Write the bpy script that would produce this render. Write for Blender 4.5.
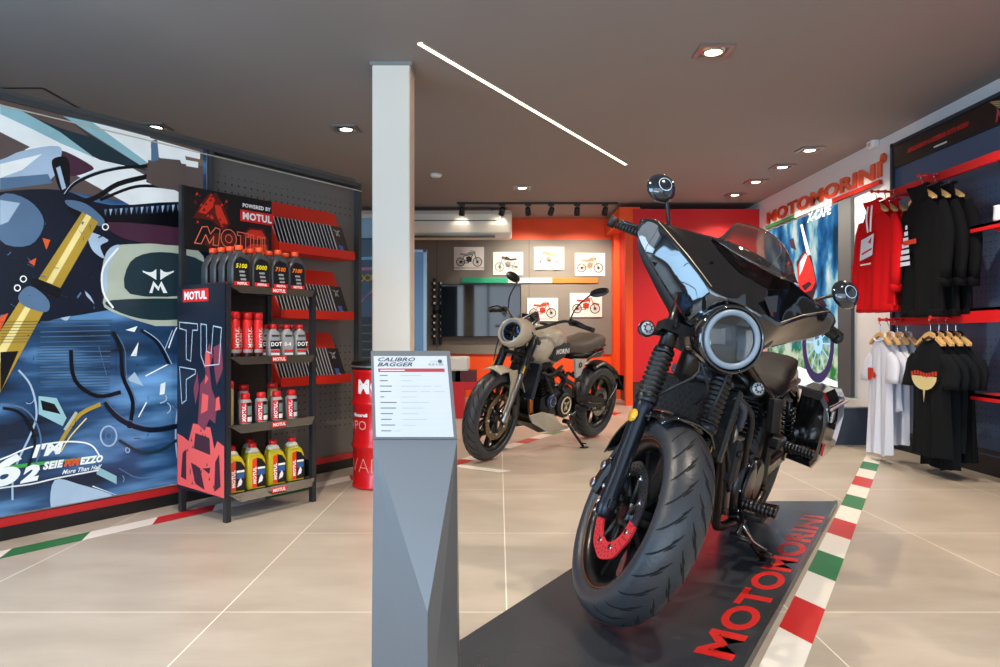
import bpy, bmesh, math, random
from mathutils import Vector, Matrix
rnd = random.Random(7)
SC = bpy.context.scene
for o in list(bpy.data.objects): bpy.data.objects.remove(o)
COL = SC.collection
F = 710.0; CX = 499.0; HY = 336.0
# ---------------- camera
cam_d = bpy.data.cameras.new('camera'); cam_o = bpy.data.objects.new('camera', cam_d); COL.objects.link(cam_o)
cam_o.location = (0, 0, 1); cam_o.rotation_euler = (math.radians(90), 0, 0)
cam_d.sensor_width = 36; cam_d.lens = 36*F/1000; cam_d.shift_x = .001; cam_d.shift_y = .0025
cam_d.clip_start = .05; cam_d.clip_end = 200
SC.camera = cam_o
# ---------------- view
vs = SC.view_settings; vs.view_transform = 'Standard'; vs.look = 'None'; vs.gamma = 1; vs.use_curve_mapping = False
vs.exposure = 0.0
# ---------------- world: daylight outside the open shop front behind the camera
W = bpy.data.worlds.new('world'); SC.world = W; W.use_nodes = True
nt = W.node_tree; nt.nodes.clear()
wo = nt.nodes.new('ShaderNodeOutputWorld'); bg = nt.nodes.new('ShaderNodeBackground')
tc = nt.nodes.new('ShaderNodeTexCoord'); sx = nt.nodes.new('ShaderNodeSeparateXYZ'); rp = nt.nodes.new('ShaderNodeValToRGB')
mr = nt.nodes.new('ShaderNodeMapRange'); mr.inputs[1].default_value = -1; mr.inputs[2].default_value = 1
nt.links.new(tc.outputs['Generated'], sx.inputs[0]); nt.links.new(sx.outputs['Z'], mr.inputs[0]); nt.links.new(mr.outputs[0], rp.inputs[0])
cr = rp.color_ramp; cr.elements[0].position = .44; cr.elements[0].color = (.12, .14, .15, 1)
cr.elements[1].position = .5; cr.elements[1].color = (.45, .66, .95, 1)
e = cr.elements.new(.62); e.color = (.55, .76, 1.0, 1)
nt.links.new(rp.outputs[0], bg.inputs[0]); bg.inputs[1].default_value = 1.4
nt.links.new(bg.outputs[0], wo.inputs[0])
SC.cycles.max_bounces = 7; SC.cycles.diffuse_bounces = 4; SC.cycles.glossy_bounces = 4; SC.cycles.transmission_bounces = 6
SC.cycles.transparent_max_bounces = 8
SC.cycles.sample_clamp_indirect = 6.0
CEIL = 2.92; XR = 3.73; YB = 11.6
# ---------------- lamps of the room (ceiling spots); bodies are built later
SPOTS = [(1.44,4.77,1.0),(3.19,7.29,1.),(3.2,8.02,1.),(3.18,8.79,1.),(3.19,9.6,1.),(.3,9.15,1.0),(-1.41,6.55,1.0),(-3.14,6.49,.7),
         (2.5,3.9,1.2),(-.9,2.6,1.2),(1.4,1.8,1.2),(-2.2,1.4,1.2)]
def lamp(name, kind, loc, energy, color=(1,.86,.68), size=.1, angle=110, aim=None, size_y=None, blend=.6):
    d = bpy.data.lights.new(name, kind); d.energy = energy; d.color = color
    if kind == 'SPOT': d.spot_size = math.radians(angle); d.spot_blend = blend; d.shadow_soft_size = size
    elif kind == 'AREA':
        d.size = size
        if size_y: d.shape = 'RECTANGLE'; d.size_y = size_y
    else: d.shadow_soft_size = size
    o = bpy.data.objects.new(name, d); COL.objects.link(o); o.location = loc
    if aim is not None: o.rotation_euler = (Vector(aim)-Vector(loc)).to_track_quat('-Z', 'Y').to_euler()
    return o
for i, (x, y, k) in enumerate(SPOTS):
    if 1 <= i <= 4: k *= .75
    lamp('ceiling_spot_light', 'SPOT', (x, y, CEIL-.03), 150*k, size=.04, angle=130, aim=(x, y, 0))
# daylight entering through the glazed shop front (behind the camera) and the side window at the left
lamp('shop_front_daylight', 'AREA', (-.6, -2.75, 1.5), 120, color=(.88,.94,1.0), size=7.0, size_y=2.6, aim=(-.3, 5, 1.7))
lamp('side_window_daylight', 'AREA', (-4.85, .6, 1.4), 300, color=(.42,.70,1.0), size=4.2, size_y=2.3, aim=(0, 2.8, 2.9))
lamp('added_ceiling_fill', 'AREA', (-2.4, -2.75, .45), 130, color=(.50,.74,1.0), size=5.0, size_y=.8, aim=(-2.2, 2.6, 2.9))  # unseen low blue fill lamp, added to brighten the left part of the ceiling
# ---------------- helpers
def P(px, py, y): return Vector(((px-CX)*y/F, y, 1+(HY-py)*y/F))
def FL(px, py, z=0.0):
    y = (1-z)*F/(py-HY); return Vector(((px-CX)*y/F, y, z))
MATS = {}
def mat(name, col, rough=.5, metal=0, coat=0, emit=None, es=1.0, trans=0, bump=None, noise=None, alpha=1, spec=.5, sheen=0):
    if name in MATS: return MATS[name]
    m = bpy.data.materials.new(name); m.use_nodes = True; n = m.node_tree; b = n.nodes['Principled BSDF']
    c = tuple(v/255 for v in col) if max(col) > 1.01 else col
    lin = tuple((v/12.92 if v <= .04045 else ((v+.055)/1.055)**2.4) for v in c[:3])
    b.inputs['Base Color'].default_value = (*lin, 1); b.inputs['Roughness'].default_value = rough
    b.inputs['Metallic'].default_value = metal; b.inputs['Coat Weight'].default_value = coat
    b.inputs['Coat Roughness'].default_value = .04
    b.inputs['Specular IOR Level'].default_value = spec
    if sheen: b.inputs['Sheen Weight'].default_value = sheen
    if trans: b.inputs['Transmission Weight'].default_value = trans
    if emit: 
        ec = tuple(v/255 for v in emit) if max(emit) > 1.01 else emit
        b.inputs['Emission Color'].default_value = (*[(v/12.92 if v <= .04045 else ((v+.055)/1.055)**2.4) for v in ec[:3]], 1)
        b.inputs['Emission Strength'].default_value = es
    if noise or bump:
        t = n.nodes.new('ShaderNodeTexCoord'); z = n.nodes.new('ShaderNodeTexNoise')
        z.inputs['Scale'].default_value = (noise or bump)[0]; z.inputs['Detail'].default_value = 4
        n.links.new(t.outputs['Object'], z.inputs['Vector'])
        if noise:
            mx = n.nodes.new('ShaderNodeMix'); mx.data_type = 'RGBA'
            k = noise[1]
            mx.inputs[6].default_value = (*[v*(1-k) for v in lin], 1); mx.inputs[7].default_value = (*[min(1, v*(1+k)) for v in lin], 1)
            n.links.new(z.outputs['Fac'], mx.inputs[0]); n.links.new(mx.outputs[2], b.inputs['Base Color'])
        if bump:
            bp = n.nodes.new('ShaderNodeBump'); bp.inputs['Strength'].default_value = bump[1]; bp.inputs['Distance'].default_value = .01
            z2 = n.nodes.new('ShaderNodeTexNoise'); z2.inputs['Scale'].default_value = bump[0]; n.links.new(t.outputs['Object'], z2.inputs['Vector'])
            n.links.new(z2.outputs['Fac'], bp.inputs['Height']); n.links.new(bp.outputs[0], b.inputs['Normal'])
    MATS[name] = m; return m
def tag(o, label=None, cat=None, group=None, kind=None):
    if label: o['label'] = label
    if cat: o['category'] = cat
    if group: o['group'] = group
    if kind: o['kind'] = kind
    return o
def empty(name, loc=(0,0,0), rot=None, scale=1):
    o = bpy.data.objects.new(name, None); COL.objects.link(o); o.empty_display_size = .05
    M = Matrix.Translation(Vector(loc)) @ (rot.to_4x4() if rot is not None else Matrix()) @ Matrix.Scale(scale, 4)
    o.matrix_basis = M; return o
def orth(d):
    d = d.normalized(); a = Vector((0,0,1)) if abs(d.z) < .9 else Vector((1,0,0))
    u = a.cross(d).normalized(); return u, d.cross(u)
class MB:
    """collects shapes into one mesh"""
    def __init__(s): s.b = bmesh.new(); s.mi = 0; s.X = None
    def v(s, p):
        p = Vector(p)
        if s.X is not None: p = s.X @ p
        return s.b.verts.new(p)
    def f(s, vs, sm=True):
        try: q = s.b.faces.new(vs)
        except ValueError: return None
        q.material_index = s.mi; q.smooth = sm; return q
    def poly(s, pts, flat=True): return s.f([s.v(p) for p in pts], not flat)
    def box(s, c, d, R=None, bev=0):
        c = Vector(c); h = Vector(d)/2
        def T(x, y, z):
            p = Vector((x, y, z)); return c + (R @ p if R is not None else p)
        if bev <= 0 or bev*2 >= min(d):
            V = [s.v(T(x*h.x, y*h.y, z*h.z)) for x in (-1,1) for y in (-1,1) for z in (-1,1)]
            for q in ((0,1,3,2),(4,6,7,5),(0,4,5,1),(2,3,7,6),(0,2,6,4),(1,5,7,3)): s.f([V[i] for i in q], False)
            return
        rings = []
        def ring(z, ins, bz):
            w, l = h.x-ins, h.y-ins; r = max(bev-ins, .0002)
            return [s.v(T(x, y, z)) for x, y in ((w, -l+r),(w, l-r),(w-r, l),(-w+r, l),(-w, l-r),(-w, -l+r),(-w+r, -l),(w-r, -l))]
        k = bev*.3
        for z, ins in ((-h.z, bev), (-h.z+k, k), (-h.z+bev, 0), (h.z-bev, 0), (h.z-k, k), (h.z, bev)): rings.append(ring(z, ins, 0))
        s._skin(rings, True, True, False)
    def _skin(s, R, cap0=True, cap1=True, sm=True, close=True):
        n = len(R[0])
        for a, b in zip(R, R[1:]):
            for i in range(n if close else n-1):
                j = (i+1) % n; s.f([a[i], a[j], b[j], b[i]], sm)
        if cap0: s.f(list(reversed(R[0])), False)
        if cap1: s.f(R[-1], False)
    def loft(s, rings, cap0=True, cap1=True, sm=True, close=True):
        s._skin([[s.v(p) for p in r] for r in rings], cap0, cap1, sm, close)
    def cyl(s, a, b, r, r2=None, n=16, cap=True):
        a, b = Vector(a), Vector(b); u, w = orth(b-a); r2 = r if r2 is None else r2
        s.loft([[a+(u*math.cos(t)+w*math.sin(t))*r for t in [2*math.pi*i/n for i in range(n)]],
                [b+(u*math.cos(t)+w*math.sin(t))*r2 for t in [2*math.pi*i/n for i in range(n)]]], cap, cap)
    def lathe(s, prof, o, ax, n=24, cap=True, u=None):
        """prof: (radius, along) pairs"""
        o = Vector(o); ax = Vector(ax).normalized(); uu, w = orth(ax)
        s.loft([[o+ax*t+(uu*math.cos(k)+w*math.sin(k))*max(r, .0003) for k in [2*math.pi*i/n for i in range(n)]] for r, t in prof], cap, cap)
    def tube(s, pts, r, n=8, smooth=0):
        pts = [Vector(p) for p in pts]
        if smooth:
            Q = []
            rs = r if isinstance(r, (list, tuple)) else [r]*len(pts); RR = []
            for i in range(len(pts)-1):
                p0 = pts[max(i-1,0)]; p1 = pts[i]; p2 = pts[i+1]; p3 = pts[min(i+2, len(pts)-1)]
                for k in range(smooth):
                    t = k/smooth
                    Q.append(.5*((2*p1)+(p2-p0)*t+(2*p0-5*p1+4*p2-p3)*t*t+(3*p1-p0-3*p2+p3)*t**3)); RR.append(rs[i]*(1-t)+rs[i+1]*t)
            Q.append(pts[-1]); RR.append(rs[-1]); pts = Q; r = RR
        rs = r if isinstance(r, (list, tuple)) else [r]*len(pts)
        R = []; pu = None
        for i, p in enumerate(pts):
            d = (pts[min(i+1, len(pts)-1)]-pts[max(i-1, 0)]).normalized()
            if pu is None: u, w = orth(d)
            else:
                u = (pu-d*pu.dot(d)); u = u.normalized() if u.length > 1e-5 else orth(d)[0]; w = d.cross(u)
            pu = u
            R.append([p+(u*math.cos(t)+w*math.sin(t))*rs[i] for t in [2*math.pi*k/n for k in range(n)]])
        s.loft(R)
    def torus(s, c, ax, R, r, n=36, m=10, sx=1):
        c = Vector(c); ax = Vector(ax).normalized(); u, w = orth(ax); rings = []
        for i in range(n+1):
            t = 2*math.pi*i/n; d = u*math.cos(t)+w*math.sin(t)
            rings.append([c+d*(R+r*math.cos(k))+ax*(r*sx*math.sin(k)) for k in [2*math.pi*j/m for j in range(m)]])
        s.loft(rings, False, False)
    def prism(s, pts, d, inset=0):
        """closed 3D outline extruded by vector d"""
        d = Vector(d); A = [Vector(p) for p in pts]
        s.loft([A, [p+d for p in A]], True, True, False)
    def ell(s, c, rad, n=16, m=10, R=None, zcut=-1):
        c = Vector(c); rings = []
        for i in range(m+1):
            a = -math.pi/2+math.pi*i/m; a = max(a, math.asin(zcut)) if zcut > -1 else a
            r = []
            for k in range(n):
                t = 2*math.pi*k/n; p = Vector((rad[0]*math.cos(a)*math.cos(t), rad[1]*math.cos(a)*math.sin(t), rad[2]*math.sin(a)))
                if abs(math.cos(a)) < 1e-4: p = Vector((rad[0]*.01*math.cos(t), rad[1]*.01*math.sin(t), p.z))
                r.append(c+(R @ p if R is not None else p))
            rings.append(r)
        s.loft(rings)
    def grid(s, fn, nu, nv, thick=0, sm=True):
        """surface fn(u,v); thick>0 makes a shell"""
        A = [[Vector(fn(i/nu, j/nv)) for j in range(nv+1)] for i in range(nu+1)]
        def emit(G, flip):
            Vv = [[s.v(p) for p in row] for row in G]
            for i in range(nu):
                for j in range(nv):
                    q = [Vv[i][j], Vv[i+1][j], Vv[i+1][j+1], Vv[i][j+1]]
                    s.f(q[::-1] if flip else q, sm)
            return Vv
        V0 = emit(A, False)
        if thick:
            B = []
            for i in range(nu+1):
                row = []
                for j in range(nv+1):
                    du = A[min(i+1,nu)][j]-A[max(i-1,0)][j]; dv = A[i][min(j+1,nv)]-A[i][max(j-1,0)]
                    nn = du.cross(dv); nn = nn.normalized() if nn.length > 1e-9 else Vector((0,0,1))
                    row.append(A[i][j]-nn*thick)
                B.append(row)
            V1 = emit(B, True)
            for i in range(nu):
                s.f([V0[i][0], V1[i][0], V1[i+1][0], V0[i+1][0]], False); s.f([V0[i+1][nv], V1[i+1][nv], V1[i][nv], V0[i][nv]], False)
            for j in range(nv):
                s.f([V0[0][j+1], V1[0][j+1], V1[0][j], V0[0][j]], False); s.f([V0[nu][j], V1[nu][j], V1[nu][j+1], V0[nu][j+1]], False)
    def text(s, body, o, u, w, size, depth=.001, bold=0, align='LEFT', shear=0, sx=1.0):
        """letters laid out along u with up direction w, height ~ size"""
        cu = bpy.data.curves.new('letters', 'FONT'); cu.body = body; cu.size = size/.7; cu.extrude = 0; cu.offset = bold
        cu.align_x = align; cu.shear = shear; cu.resolution_u = 2 if size < .08 else 5; cu.space_character = 1+bold/size*1.2
        ob = bpy.data.objects.new('letters', cu); COL.objects.link(ob)
        dg = bpy.context.evaluated_depsgraph_get(); me = bpy.data.meshes.new_from_object(ob.evaluated_get(dg))
        u = Vector(u).normalized()*sx; w = Vector(w).normalized(); n = u.cross(w).normalized(); o = Vector(o)
        tb = bmesh.new(); tb.from_mesh(me)
        vm = {}
        for q in tb.faces:
            a = []
            for vv in q.verts:
                if vv.index not in vm: vm[vv.index] = s.v(o+u*vv.co.x+w*vv.co.y+n*depth)
                a.append(vm[vv.index])
            s.f(a, False)
        if depth > .003:
            for ed in tb.edges:
                if len(ed.link_faces) == 1:
                    a, c = ed.verts
                    s.f([vm[a.index], vm[c.index], s.v(o+u*c.co.x+w*c.co.y), s.v(o+u*a.co.x+w*a.co.y)], False)
        tb.free(); bpy.data.objects.remove(ob); bpy.data.curves.remove(cu); bpy.data.meshes.remove(me)
    def build(s, name, mats, parent=None, label=None, X=None, recalc=True):
        if recalc: bmesh.ops.recalc_face_normals(s.b, faces=s.b.faces)
        me = bpy.data.meshes.new(name)
        if X is not None: bmesh.ops.transform(s.b, matrix=X, verts=s.b.verts)
        s.b.to_mesh(me); s.b.free()
        if not isinstance(mats, (list, tuple)): mats = [mats]
        for m in mats: me.materials.append(m)
        o = bpy.data.objects.new(name, me); COL.objects.link(o)
        if parent is not None: o.parent = parent
        if label: o['label'] = label
        return o
def dup(o, parent=None):
    c = o.copy(); COL.objects.link(c)
    if parent is not None: c.parent = parent
    for ch in list(o.children): dup(ch, c)
    return c
def RZ(a): return Matrix.Rotation(a, 3, 'Z')
def RX(a): return Matrix.Rotation(a, 3, 'X')
def RY(a): return Matrix.Rotation(a, 3, 'Y')
rad = math.radians
# ================= THE ROOM
def tile_mat():
    m = bpy.data.materials.new('floor_tiles'); m.use_nodes = True; n = m.node_tree; b = n.nodes['Principled BSDF']; L = n.links.new
    tc = n.nodes.new('ShaderNodeTexCoord'); s = n.nodes.new('ShaderNodeSeparateXYZ'); L(tc.outputs['Object'], s.inputs[0])
    def M(op, a, b_=None, c=None):
        q = n.nodes.new('ShaderNodeMath'); q.operation = op
        for i, v in enumerate((a, b_, c)):
            if v is None: continue
            if isinstance(v, (int, float)): q.inputs[i].default_value = v
            else: L(v, q.inputs[i])
        return q.outputs[0]
    T = 1.03
    def line(ch, off): return M('LESS_THAN', M('ABSOLUTE', M('SUBTRACT', M('FRACT', M('ADD', M('DIVIDE', M('SUBTRACT', s.outputs[ch], off), T), .5)), .5)), .0022)
    mk = M('MAXIMUM', line('X', .028), line('Y', 2.572))
    idx = M('ADD', M('FLOOR', M('DIVIDE', M('SUBTRACT', s.outputs['X'], .028), T)), M('MULTIPLY', M('FLOOR', M('DIVIDE', M('SUBTRACT', s.outputs['Y'], 2.572), T)), 7.31))
    wn = n.nodes.new('ShaderNodeTexWhiteNoise'); wn.noise_dimensions = '1D'; L(idx, wn.inputs['W'])
    nz = n.nodes.new('ShaderNodeTexNoise'); nz.inputs['Scale'].default_value = 2.2; nz.inputs['Detail'].default_value = 8; nz.inputs['Roughness'].default_value = .65
    mp = n.nodes.new('ShaderNodeMapping'); mp.inputs['Scale'].default_value = (.7, 1.6, 1); L(tc.outputs['Object'], mp.inputs[0]); L(mp.outputs[0], nz.inputs['Vector'])
    rp = n.nodes.new('ShaderNodeValToRGB'); rp.color_ramp.elements[0].position = .3; rp.color_ramp.elements[0].color = (.39, .335, .275, 1)
    rp.color_ramp.elements[1].position = .7; rp.color_ramp.elements[1].color = (.51, .45, .38, 1)
    L(M('ADD', nz.outputs['Fac'], M('MULTIPLY', M('SUBTRACT', wn.outputs['Value'], .5), .12)), rp.inputs[0])
    mx = n.nodes.new('ShaderNodeMix'); mx.data_type = 'RGBA'; L(mk, mx.inputs[0]); L(rp.outputs[0], mx.inputs[6]); mx.inputs[7].default_value = (.85, .8, .7, 1)
    L(mx.outputs[2], b.inputs['Base Color']); b.inputs['Roughness'].default_value = .32
    L(M('ADD', M('MULTIPLY', nz.outputs['Fac'], .25), .2), b.inputs['Roughness'])
    return m
M_CEIL = mat('ceiling_paint', (146,140,137), .85, bump=(60, .05))
M_WHITE = mat('white_paint', (225,225,225), .6)
M_COLW = mat('column_white', (240,230,214), .5)
M_ORANGE = mat('orange_paint', (250,84,16), .5)
M_RED = mat('red_paint', (214,24,30), .45)
M_GREYW = mat('grey_panel', (128,122,114), .6, noise=(3, .06))
M_DGREY = mat('dark_grey_metal', (72,72,72), .5)
M_BLACK = mat('black_paint', (18,18,19), .45)
M_BASE = mat('plinth_brown', (62,48,46), .5)
M_PLINTH = mat('plinth_blue', (52,62,76), .5)
M_GLASS = mat('clear_glass', (1,1,1), .02, trans=1)
def S(o): o['kind'] = 'structure'; return o
b = MB(); b.box((0, 5.3, -.05), (11.4, 15.4, .1)); S(b.build('floor', tile_mat()))
# ceiling, with a narrow slot round the service hatch
b = MB(); b.box((0, 5.3, CEIL+.05), (11.4, 15.4, .1)); S(b.build('ceiling', M_CEIL))
b = MB()
hz = [P(-30, 88, 1)]  # hatch joint: thin dark recess line
def ceilpt(px, py): y = (CEIL-1)*F/(HY-py); return Vector(((px-CX)*y/F, y, CEIL))
q = [ceilpt(-60, 88), ceilpt(43, 88), ceilpt(91, 115)]
for a, c in zip(q, q[1:]):
    d = (c-a).normalized(); w = Vector((d.y, -d.x, 0))*.012
    b.prism([a-w-Vector((0,0,.003)), a+w-Vector((0,0,.003)), c+w-Vector((0,0,.003)), c-w-Vector((0,0,.003))], (0,0,.002))
S(b.build('trim_ceiling_hatch', M_BLACK))
# back wall: orange top band, grey panel, orange foot
b = MB(); b.box((0, YB+.1, CEIL/2), (11.4, .2, CEIL)); S(b.build('wall_back', M_ORANGE))
pl, pr = -3.3, (617-CX)*YB/F
zt = P(0, 240, YB).z; zb = P(0, 354, YB).z
b = MB(); b.box(((pl+pr)/2, YB-.015, (zt+zb)/2), (pr-pl, .03, zt-zb)); b.mi = 1
for px in (437, 529): x = (px-CX)*YB/F; b.box((x, YB-.0305, (zt+zb)/2), (.008, .002, zt-zb))
b.build('wall_panel_grey', [M_GREYW, M_DGREY])['kind'] = 'structure'
# right wall
b = MB(); b.box((XR+.1, 5.3, CEIL/2), (.2, 15.4, CEIL)); S(b.build('wall_right', M_WHITE))
# left wall with a wide window (daylight side) and the closed part behind the partition
b = MB(); b.box((-4.6, 7.6, CEIL/2), (.2, 9.6, CEIL)); b.box((-4.6, -2, CEIL/2), (.2, 1, CEIL)); b.box((-4.6, .65, .15), (.2, 4.3, .3)); b.box((-4.6, .65, 2.8), (.2, 4.3, .24))
S(b.build('wall_left', mat('left_wall_paint', (120,125,130), .7)))
def window(nm, x0, x1, z0, z1, fixed, axis, mull):
    b = MB(); t = .07
    def bx(u0, u1, w0, w1):
        if axis == 'x': b.box(((u0+u1)/2, fixed, (w0+w1)/2), (u1-u0, t, w1-w0))
        else: b.box((fixed, (u0+u1)/2, (w0+w1)/2), (t, u1-u0, w1-w0))
    bx(x0, x1, z0, z0+.07); bx(x0, x1, z1-.07, z1)
    for k in range(mull+1):
        u = x0+(x1-x0-.07)*k/mull; bx(u, u+.07, z0+.07, z1-.07)
    o = S(b.build(nm, mat('window_frame', (40,42,45), .4)))
    return o
window('window_1', -4.5, 3.73, 0, CEIL, -2.4, 'x', 4)
window('window_2', -1.5, 2.8, .3, 2.68, -4.6, 'y', 3)
# red box in the back right corner on a dark plinth
YR = 10.17
x0 = (633-CX)*YR/F
b = MB(); zt = P(0, 209, YR).z; b.box(((x0+XR)/2, (YR+YB)/2, (zt+.34)/2), (XR-x0, YB-YR, zt-.34)); S(b.build('wall_red_box', M_RED))
b = MB(); b.box(((x0+XR)/2+.0, (YR+YB)/2, .17), (XR-x0-.02, YB-YR-.02, .34)); S(b.build('baseboard_red_box', M_BASE))
# orange portal frame at the left side of the red box
b = MB()
xo0, xo1 = (611.-CX)*YB/F, x0
b.box((xo0+.12, YB-.17, 1.33), (.24, .3, 2.66)); b.box((x0-.05, YR+.06, 1.33), (.1, .12, 2.66)); b.box(((xo0+x0)/2, (YR+YB)/2, 2.74), (.3, YB-YR-.02, .22))
S(b.build('trim_orange_portal', M_ORANGE))
# white column
b = MB(); cw = 38*4.975/F; cx = (391-CX)*4.975/F
b.box((cx, 4.975+cw/2, CEIL/2), (cw, cw, CEIL), bev=.008); b.mi = 1; b.box((cx, 4.975+cw/2, CEIL-.012), (cw+.03, cw+.03, .024))
S(b.build('column', [M_COLW, mat('grey_collar', (140,140,138), .6)]))
# plinth along the right wall
b = MB(); b.box((3.32, 8.35, .17), (.82, 3.66, .34)); b.mi = 1; b.box((3.32, 8.35, .345), (.84, 3.68, .014))
S(b.build('trim_plinth_right', [M_PLINTH, mat('plinth_top', (150,150,150), .4)]))
# ================= CEILING LAMPS
M_LAMP = mat('lamp_glow', (255,240,215), .5, emit=(255,236,200), es=14)
M_CHROME = mat('chrome', (205,205,208), .15, metal=1)
M_SPOTF = mat('spot_frame', (150,148,145), .35, metal=.6)
def ceiling_spot(x, y):
    t = empty('ceiling_spotlight', (x, y, CEIL))
    b = MB(); s_ = .1
    for dx, dy, w, d in ((0, s_, 2*s_+.03, .03), (0, -s_, 2*s_+.03, .03), (s_, 0, .03, 2*s_-.03), (-s_, 0, .03, 2*s_-.03)):
        b.box((dx, dy, -.008), (w, d, .016))
    b.build('frame', M_SPOTF, t)
    b = MB(); b.lathe([(.085, -.004), (.08, -.004), (.06, -.02), (.058, -.016), (.075, -.002)], (0,0,0), (0,0,1), 20, False); b.build('reflector', M_CHROME, t)
    b = MB(); b.lathe([(.0, -.010), (.056, -.010), (.056, -.004)], (0,0,0), (0,0,1), 20); b.build('lamp', M_LAMP, t)
    return t
lab = ['square recessed ceiling spotlight nearest the camera, above the black motorcycle', 'recessed ceiling spotlight closest to the red sign, first of the row along the right wall',
 'second recessed spotlight of the row beside the red sign', 'third recessed spotlight of the row beside the red sign', 'last and smallest recessed spotlight of the row, near the red box wall',
 'small recessed spotlight in front of the ceiling track over the grey motorcycle', 'recessed ceiling spotlight just left of the white column', 'recessed ceiling spotlight above the giant motorcycle poster']
for (x, y, k), l in zip(SPOTS, lab):
    tag(ceiling_spot(x, y), l, 'ceiling light', 'recessed ceiling spotlights')
# linear LED
a = Vector((-.517, 4.65, CEIL)); c = Vector((1.42, 7.93, CEIL)); d = (c-a).normalized(); L_ = (c-a).length
Rl = Matrix.Rotation(math.atan2(d.y, d.x), 3, 'Z')
t = empty('linear_ceiling_light', (a+c)/2, Rl)
b = MB()
for sgn in (-1, 1): b.box((0, sgn*.020, -.004), (L_, .006, .012))
b.build('profile', mat('white_profile', (200,195,185), .5), t)
b = MB(); b.box((0, 0, -.004), (L_, .034, .008)); b.build('diffuser', mat('led_glow', (255,240,215), .5, emit=(255,222,178), es=8), t)
tag(t, 'long thin glowing linear light strip running diagonally across the dark ceiling', 'ceiling light')
# smoke detector, alarm sensor
b = MB(); b.lathe([(.07, 0), (.07, -.015), (.055, -.035), (.02, -.04)], ceilpt(436, 174), (0,0,1), 20); tag(b.build('smoke_detector', mat('white_plastic', (230,230,228), .4)), 'small round white smoke detector on the ceiling right of the column', 'smoke detector')
p = Vector((XR-.04, 710*3.69/(873-CX), P(0, 143, 710*3.69/(873-CX)).z))
b = MB(); b.box(p, (.08, .13, .1), bev=.02); b.mi = 1; b.box(p+Vector((-.035, .0, -.02)), (.02, .06, .04), bev=.006)
tag(b.build('alarm_sensor', [MATS['white_plastic'], mat('sensor_lens', (180,185,190), .2)]), 'small white alarm sensor at the top of the right wall beside the sign', 'sensor')
# ceiling track with six spots
t = empty('ceiling_track', (0, 10.2, CEIL)); x0t = (457-CX)*10.2/F; x1t = (618-CX)*10.2/F
b = MB(); b.box(((x0t+x1t)/2, 0, -.014), (x1t-x0t, .04, .028)); b.build('rail', M_BLACK, t)
tag(t, 'thin black spotlight track on the ceiling in front of the back wall', 'light track')
names = ['leftmost', 'second', 'third', 'fourth', 'fifth', 'rightmost']
for i, px in enumerate((462, 502, 528, 551, 577, 605)):
    x = (px-CX)*10.2/F
    s_ = empty('track_spotlight', (x, 10.2, CEIL-.028))
    b = MB(); b.cyl((0,0,0), (0,0,-.06), .01, n=8); b.box((0, 0, -.012), (.09, .03, .024)); b.build('bracket', M_BLACK, s_)
    aim = Vector((rnd.uniform(-.3,.3), .55, -.85)).normalized(); c0 = Vector((0, 0, -.105))
    b = MB(); b.lathe([(.02, -.07), (.036, -.06), (.042, 0), (.044, .05), (.038, .05), (.034, .04)], c0, aim, 14); b.build('lamp_head', M_BLACK, s_)
    b = MB(); b.lathe([(.0, .042), (.034, .044), (.034, .04)], c0, aim, 14); b.build('lamp', M_LAMP, s_)
    lamp('track_lamp_light', 'SPOT', (x, 10.2+aim.y*.2, CEIL-.15), 2.5 if i < 2 else 80, size=.03, angle=85, aim=Vector((x+aim.x*2, YB, 1.5)))
    tag(s_, f'black track spotlight, {names[i]} of the six on the thin ceiling track', 'spotlight', 'spotlights on the ceiling track')
# ================= BACK WALL FITTINGS
def air_con():
    Y = 10.82; x0 = (395-CX)*10.47/F-.5; x1 = (512-CX)*10.47/F; z1 = P(0, 210, 10.5).z; z0 = P(0, 237, 10.5).z; h = z1-z0
    t = empty('air_conditioner', (0, 0, 0))
    prof = [(Y, z1), (Y-.27, z1), (Y-.33, z1-.06), (Y-.35, z0+h*.45), (Y-.31, z0+.07), (Y-.22, z0), (Y, z0)]
    b = MB(); b.loft([[(x0, y, z) for y, z in prof], [(x1-.05, y, z) for y, z in prof], [(x1-.015, Y+(y-Y)*.97, z0+h/2+(z-z0-h/2)*.95) for y, z in prof], [(x1, Y+(y-Y)*.9, z0+h/2+(z-z0-h/2)*.85) for y, z in prof]], True, True, False)
    b.build('housing', mat('ac_cream', (248,242,228), .35), t)
    b = MB(); b.box(((x0+x1)/2-.1, Y-.349, z0+h*.6), (x1-x0-.25, .012, .012)); b.box((x1-.15, Y-.345, z0+h*.72), (.012, .012, h*.26)); b.build('seam', M_DGREY, t)
    b = MB(); b.box(((x0+x1)/2-.1, Y-.25, z0+.012), (x1-x0-.3, .12, .02)); b.build('louvre', mat('ac_louvre', (90,88,84), .5), t)
    for xx in (x0+.3, x1-.3):
        b = MB(); b.box((xx, Y-.1, (z1+CEIL)/2), (.04, .12, CEIL-z1)); b.build('ceiling_hanger', M_DGREY, t)
    tag(t, 'long cream air conditioner unit hung below the ceiling before the orange back wall', 'air conditioner')
air_con()
# television
t = empty('television', (0, YB-.045, 0))
p0 = P(441, 284, YB-.1); p1 = P(521, 337, YB-.1)
b = MB(); b.box(((p0.x+p1.x)/2, -.05, (p0.z+p1.z)/2), (p1.x-p0.x, .05, p0.z-p1.z), bev=.008); b.box(((p0.x+p1.x)/2, -.015, (p0.z+p1.z)/2), (.4, .03, .3)); b.build('casing', M_BLACK, t)
b = MB(); b.box(((p0.x+p1.x)/2, -.0765, (p0.z+p1.z)/2), (p1.x-p0.x-.03, .003, p0.z-p1.z-.03)); b.build('screen', mat('tv_screen', (6,9,14), .05, coat=.6), t)
tag(t, 'large wall mounted television, switched off, on the grey back wall', 'television')
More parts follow.
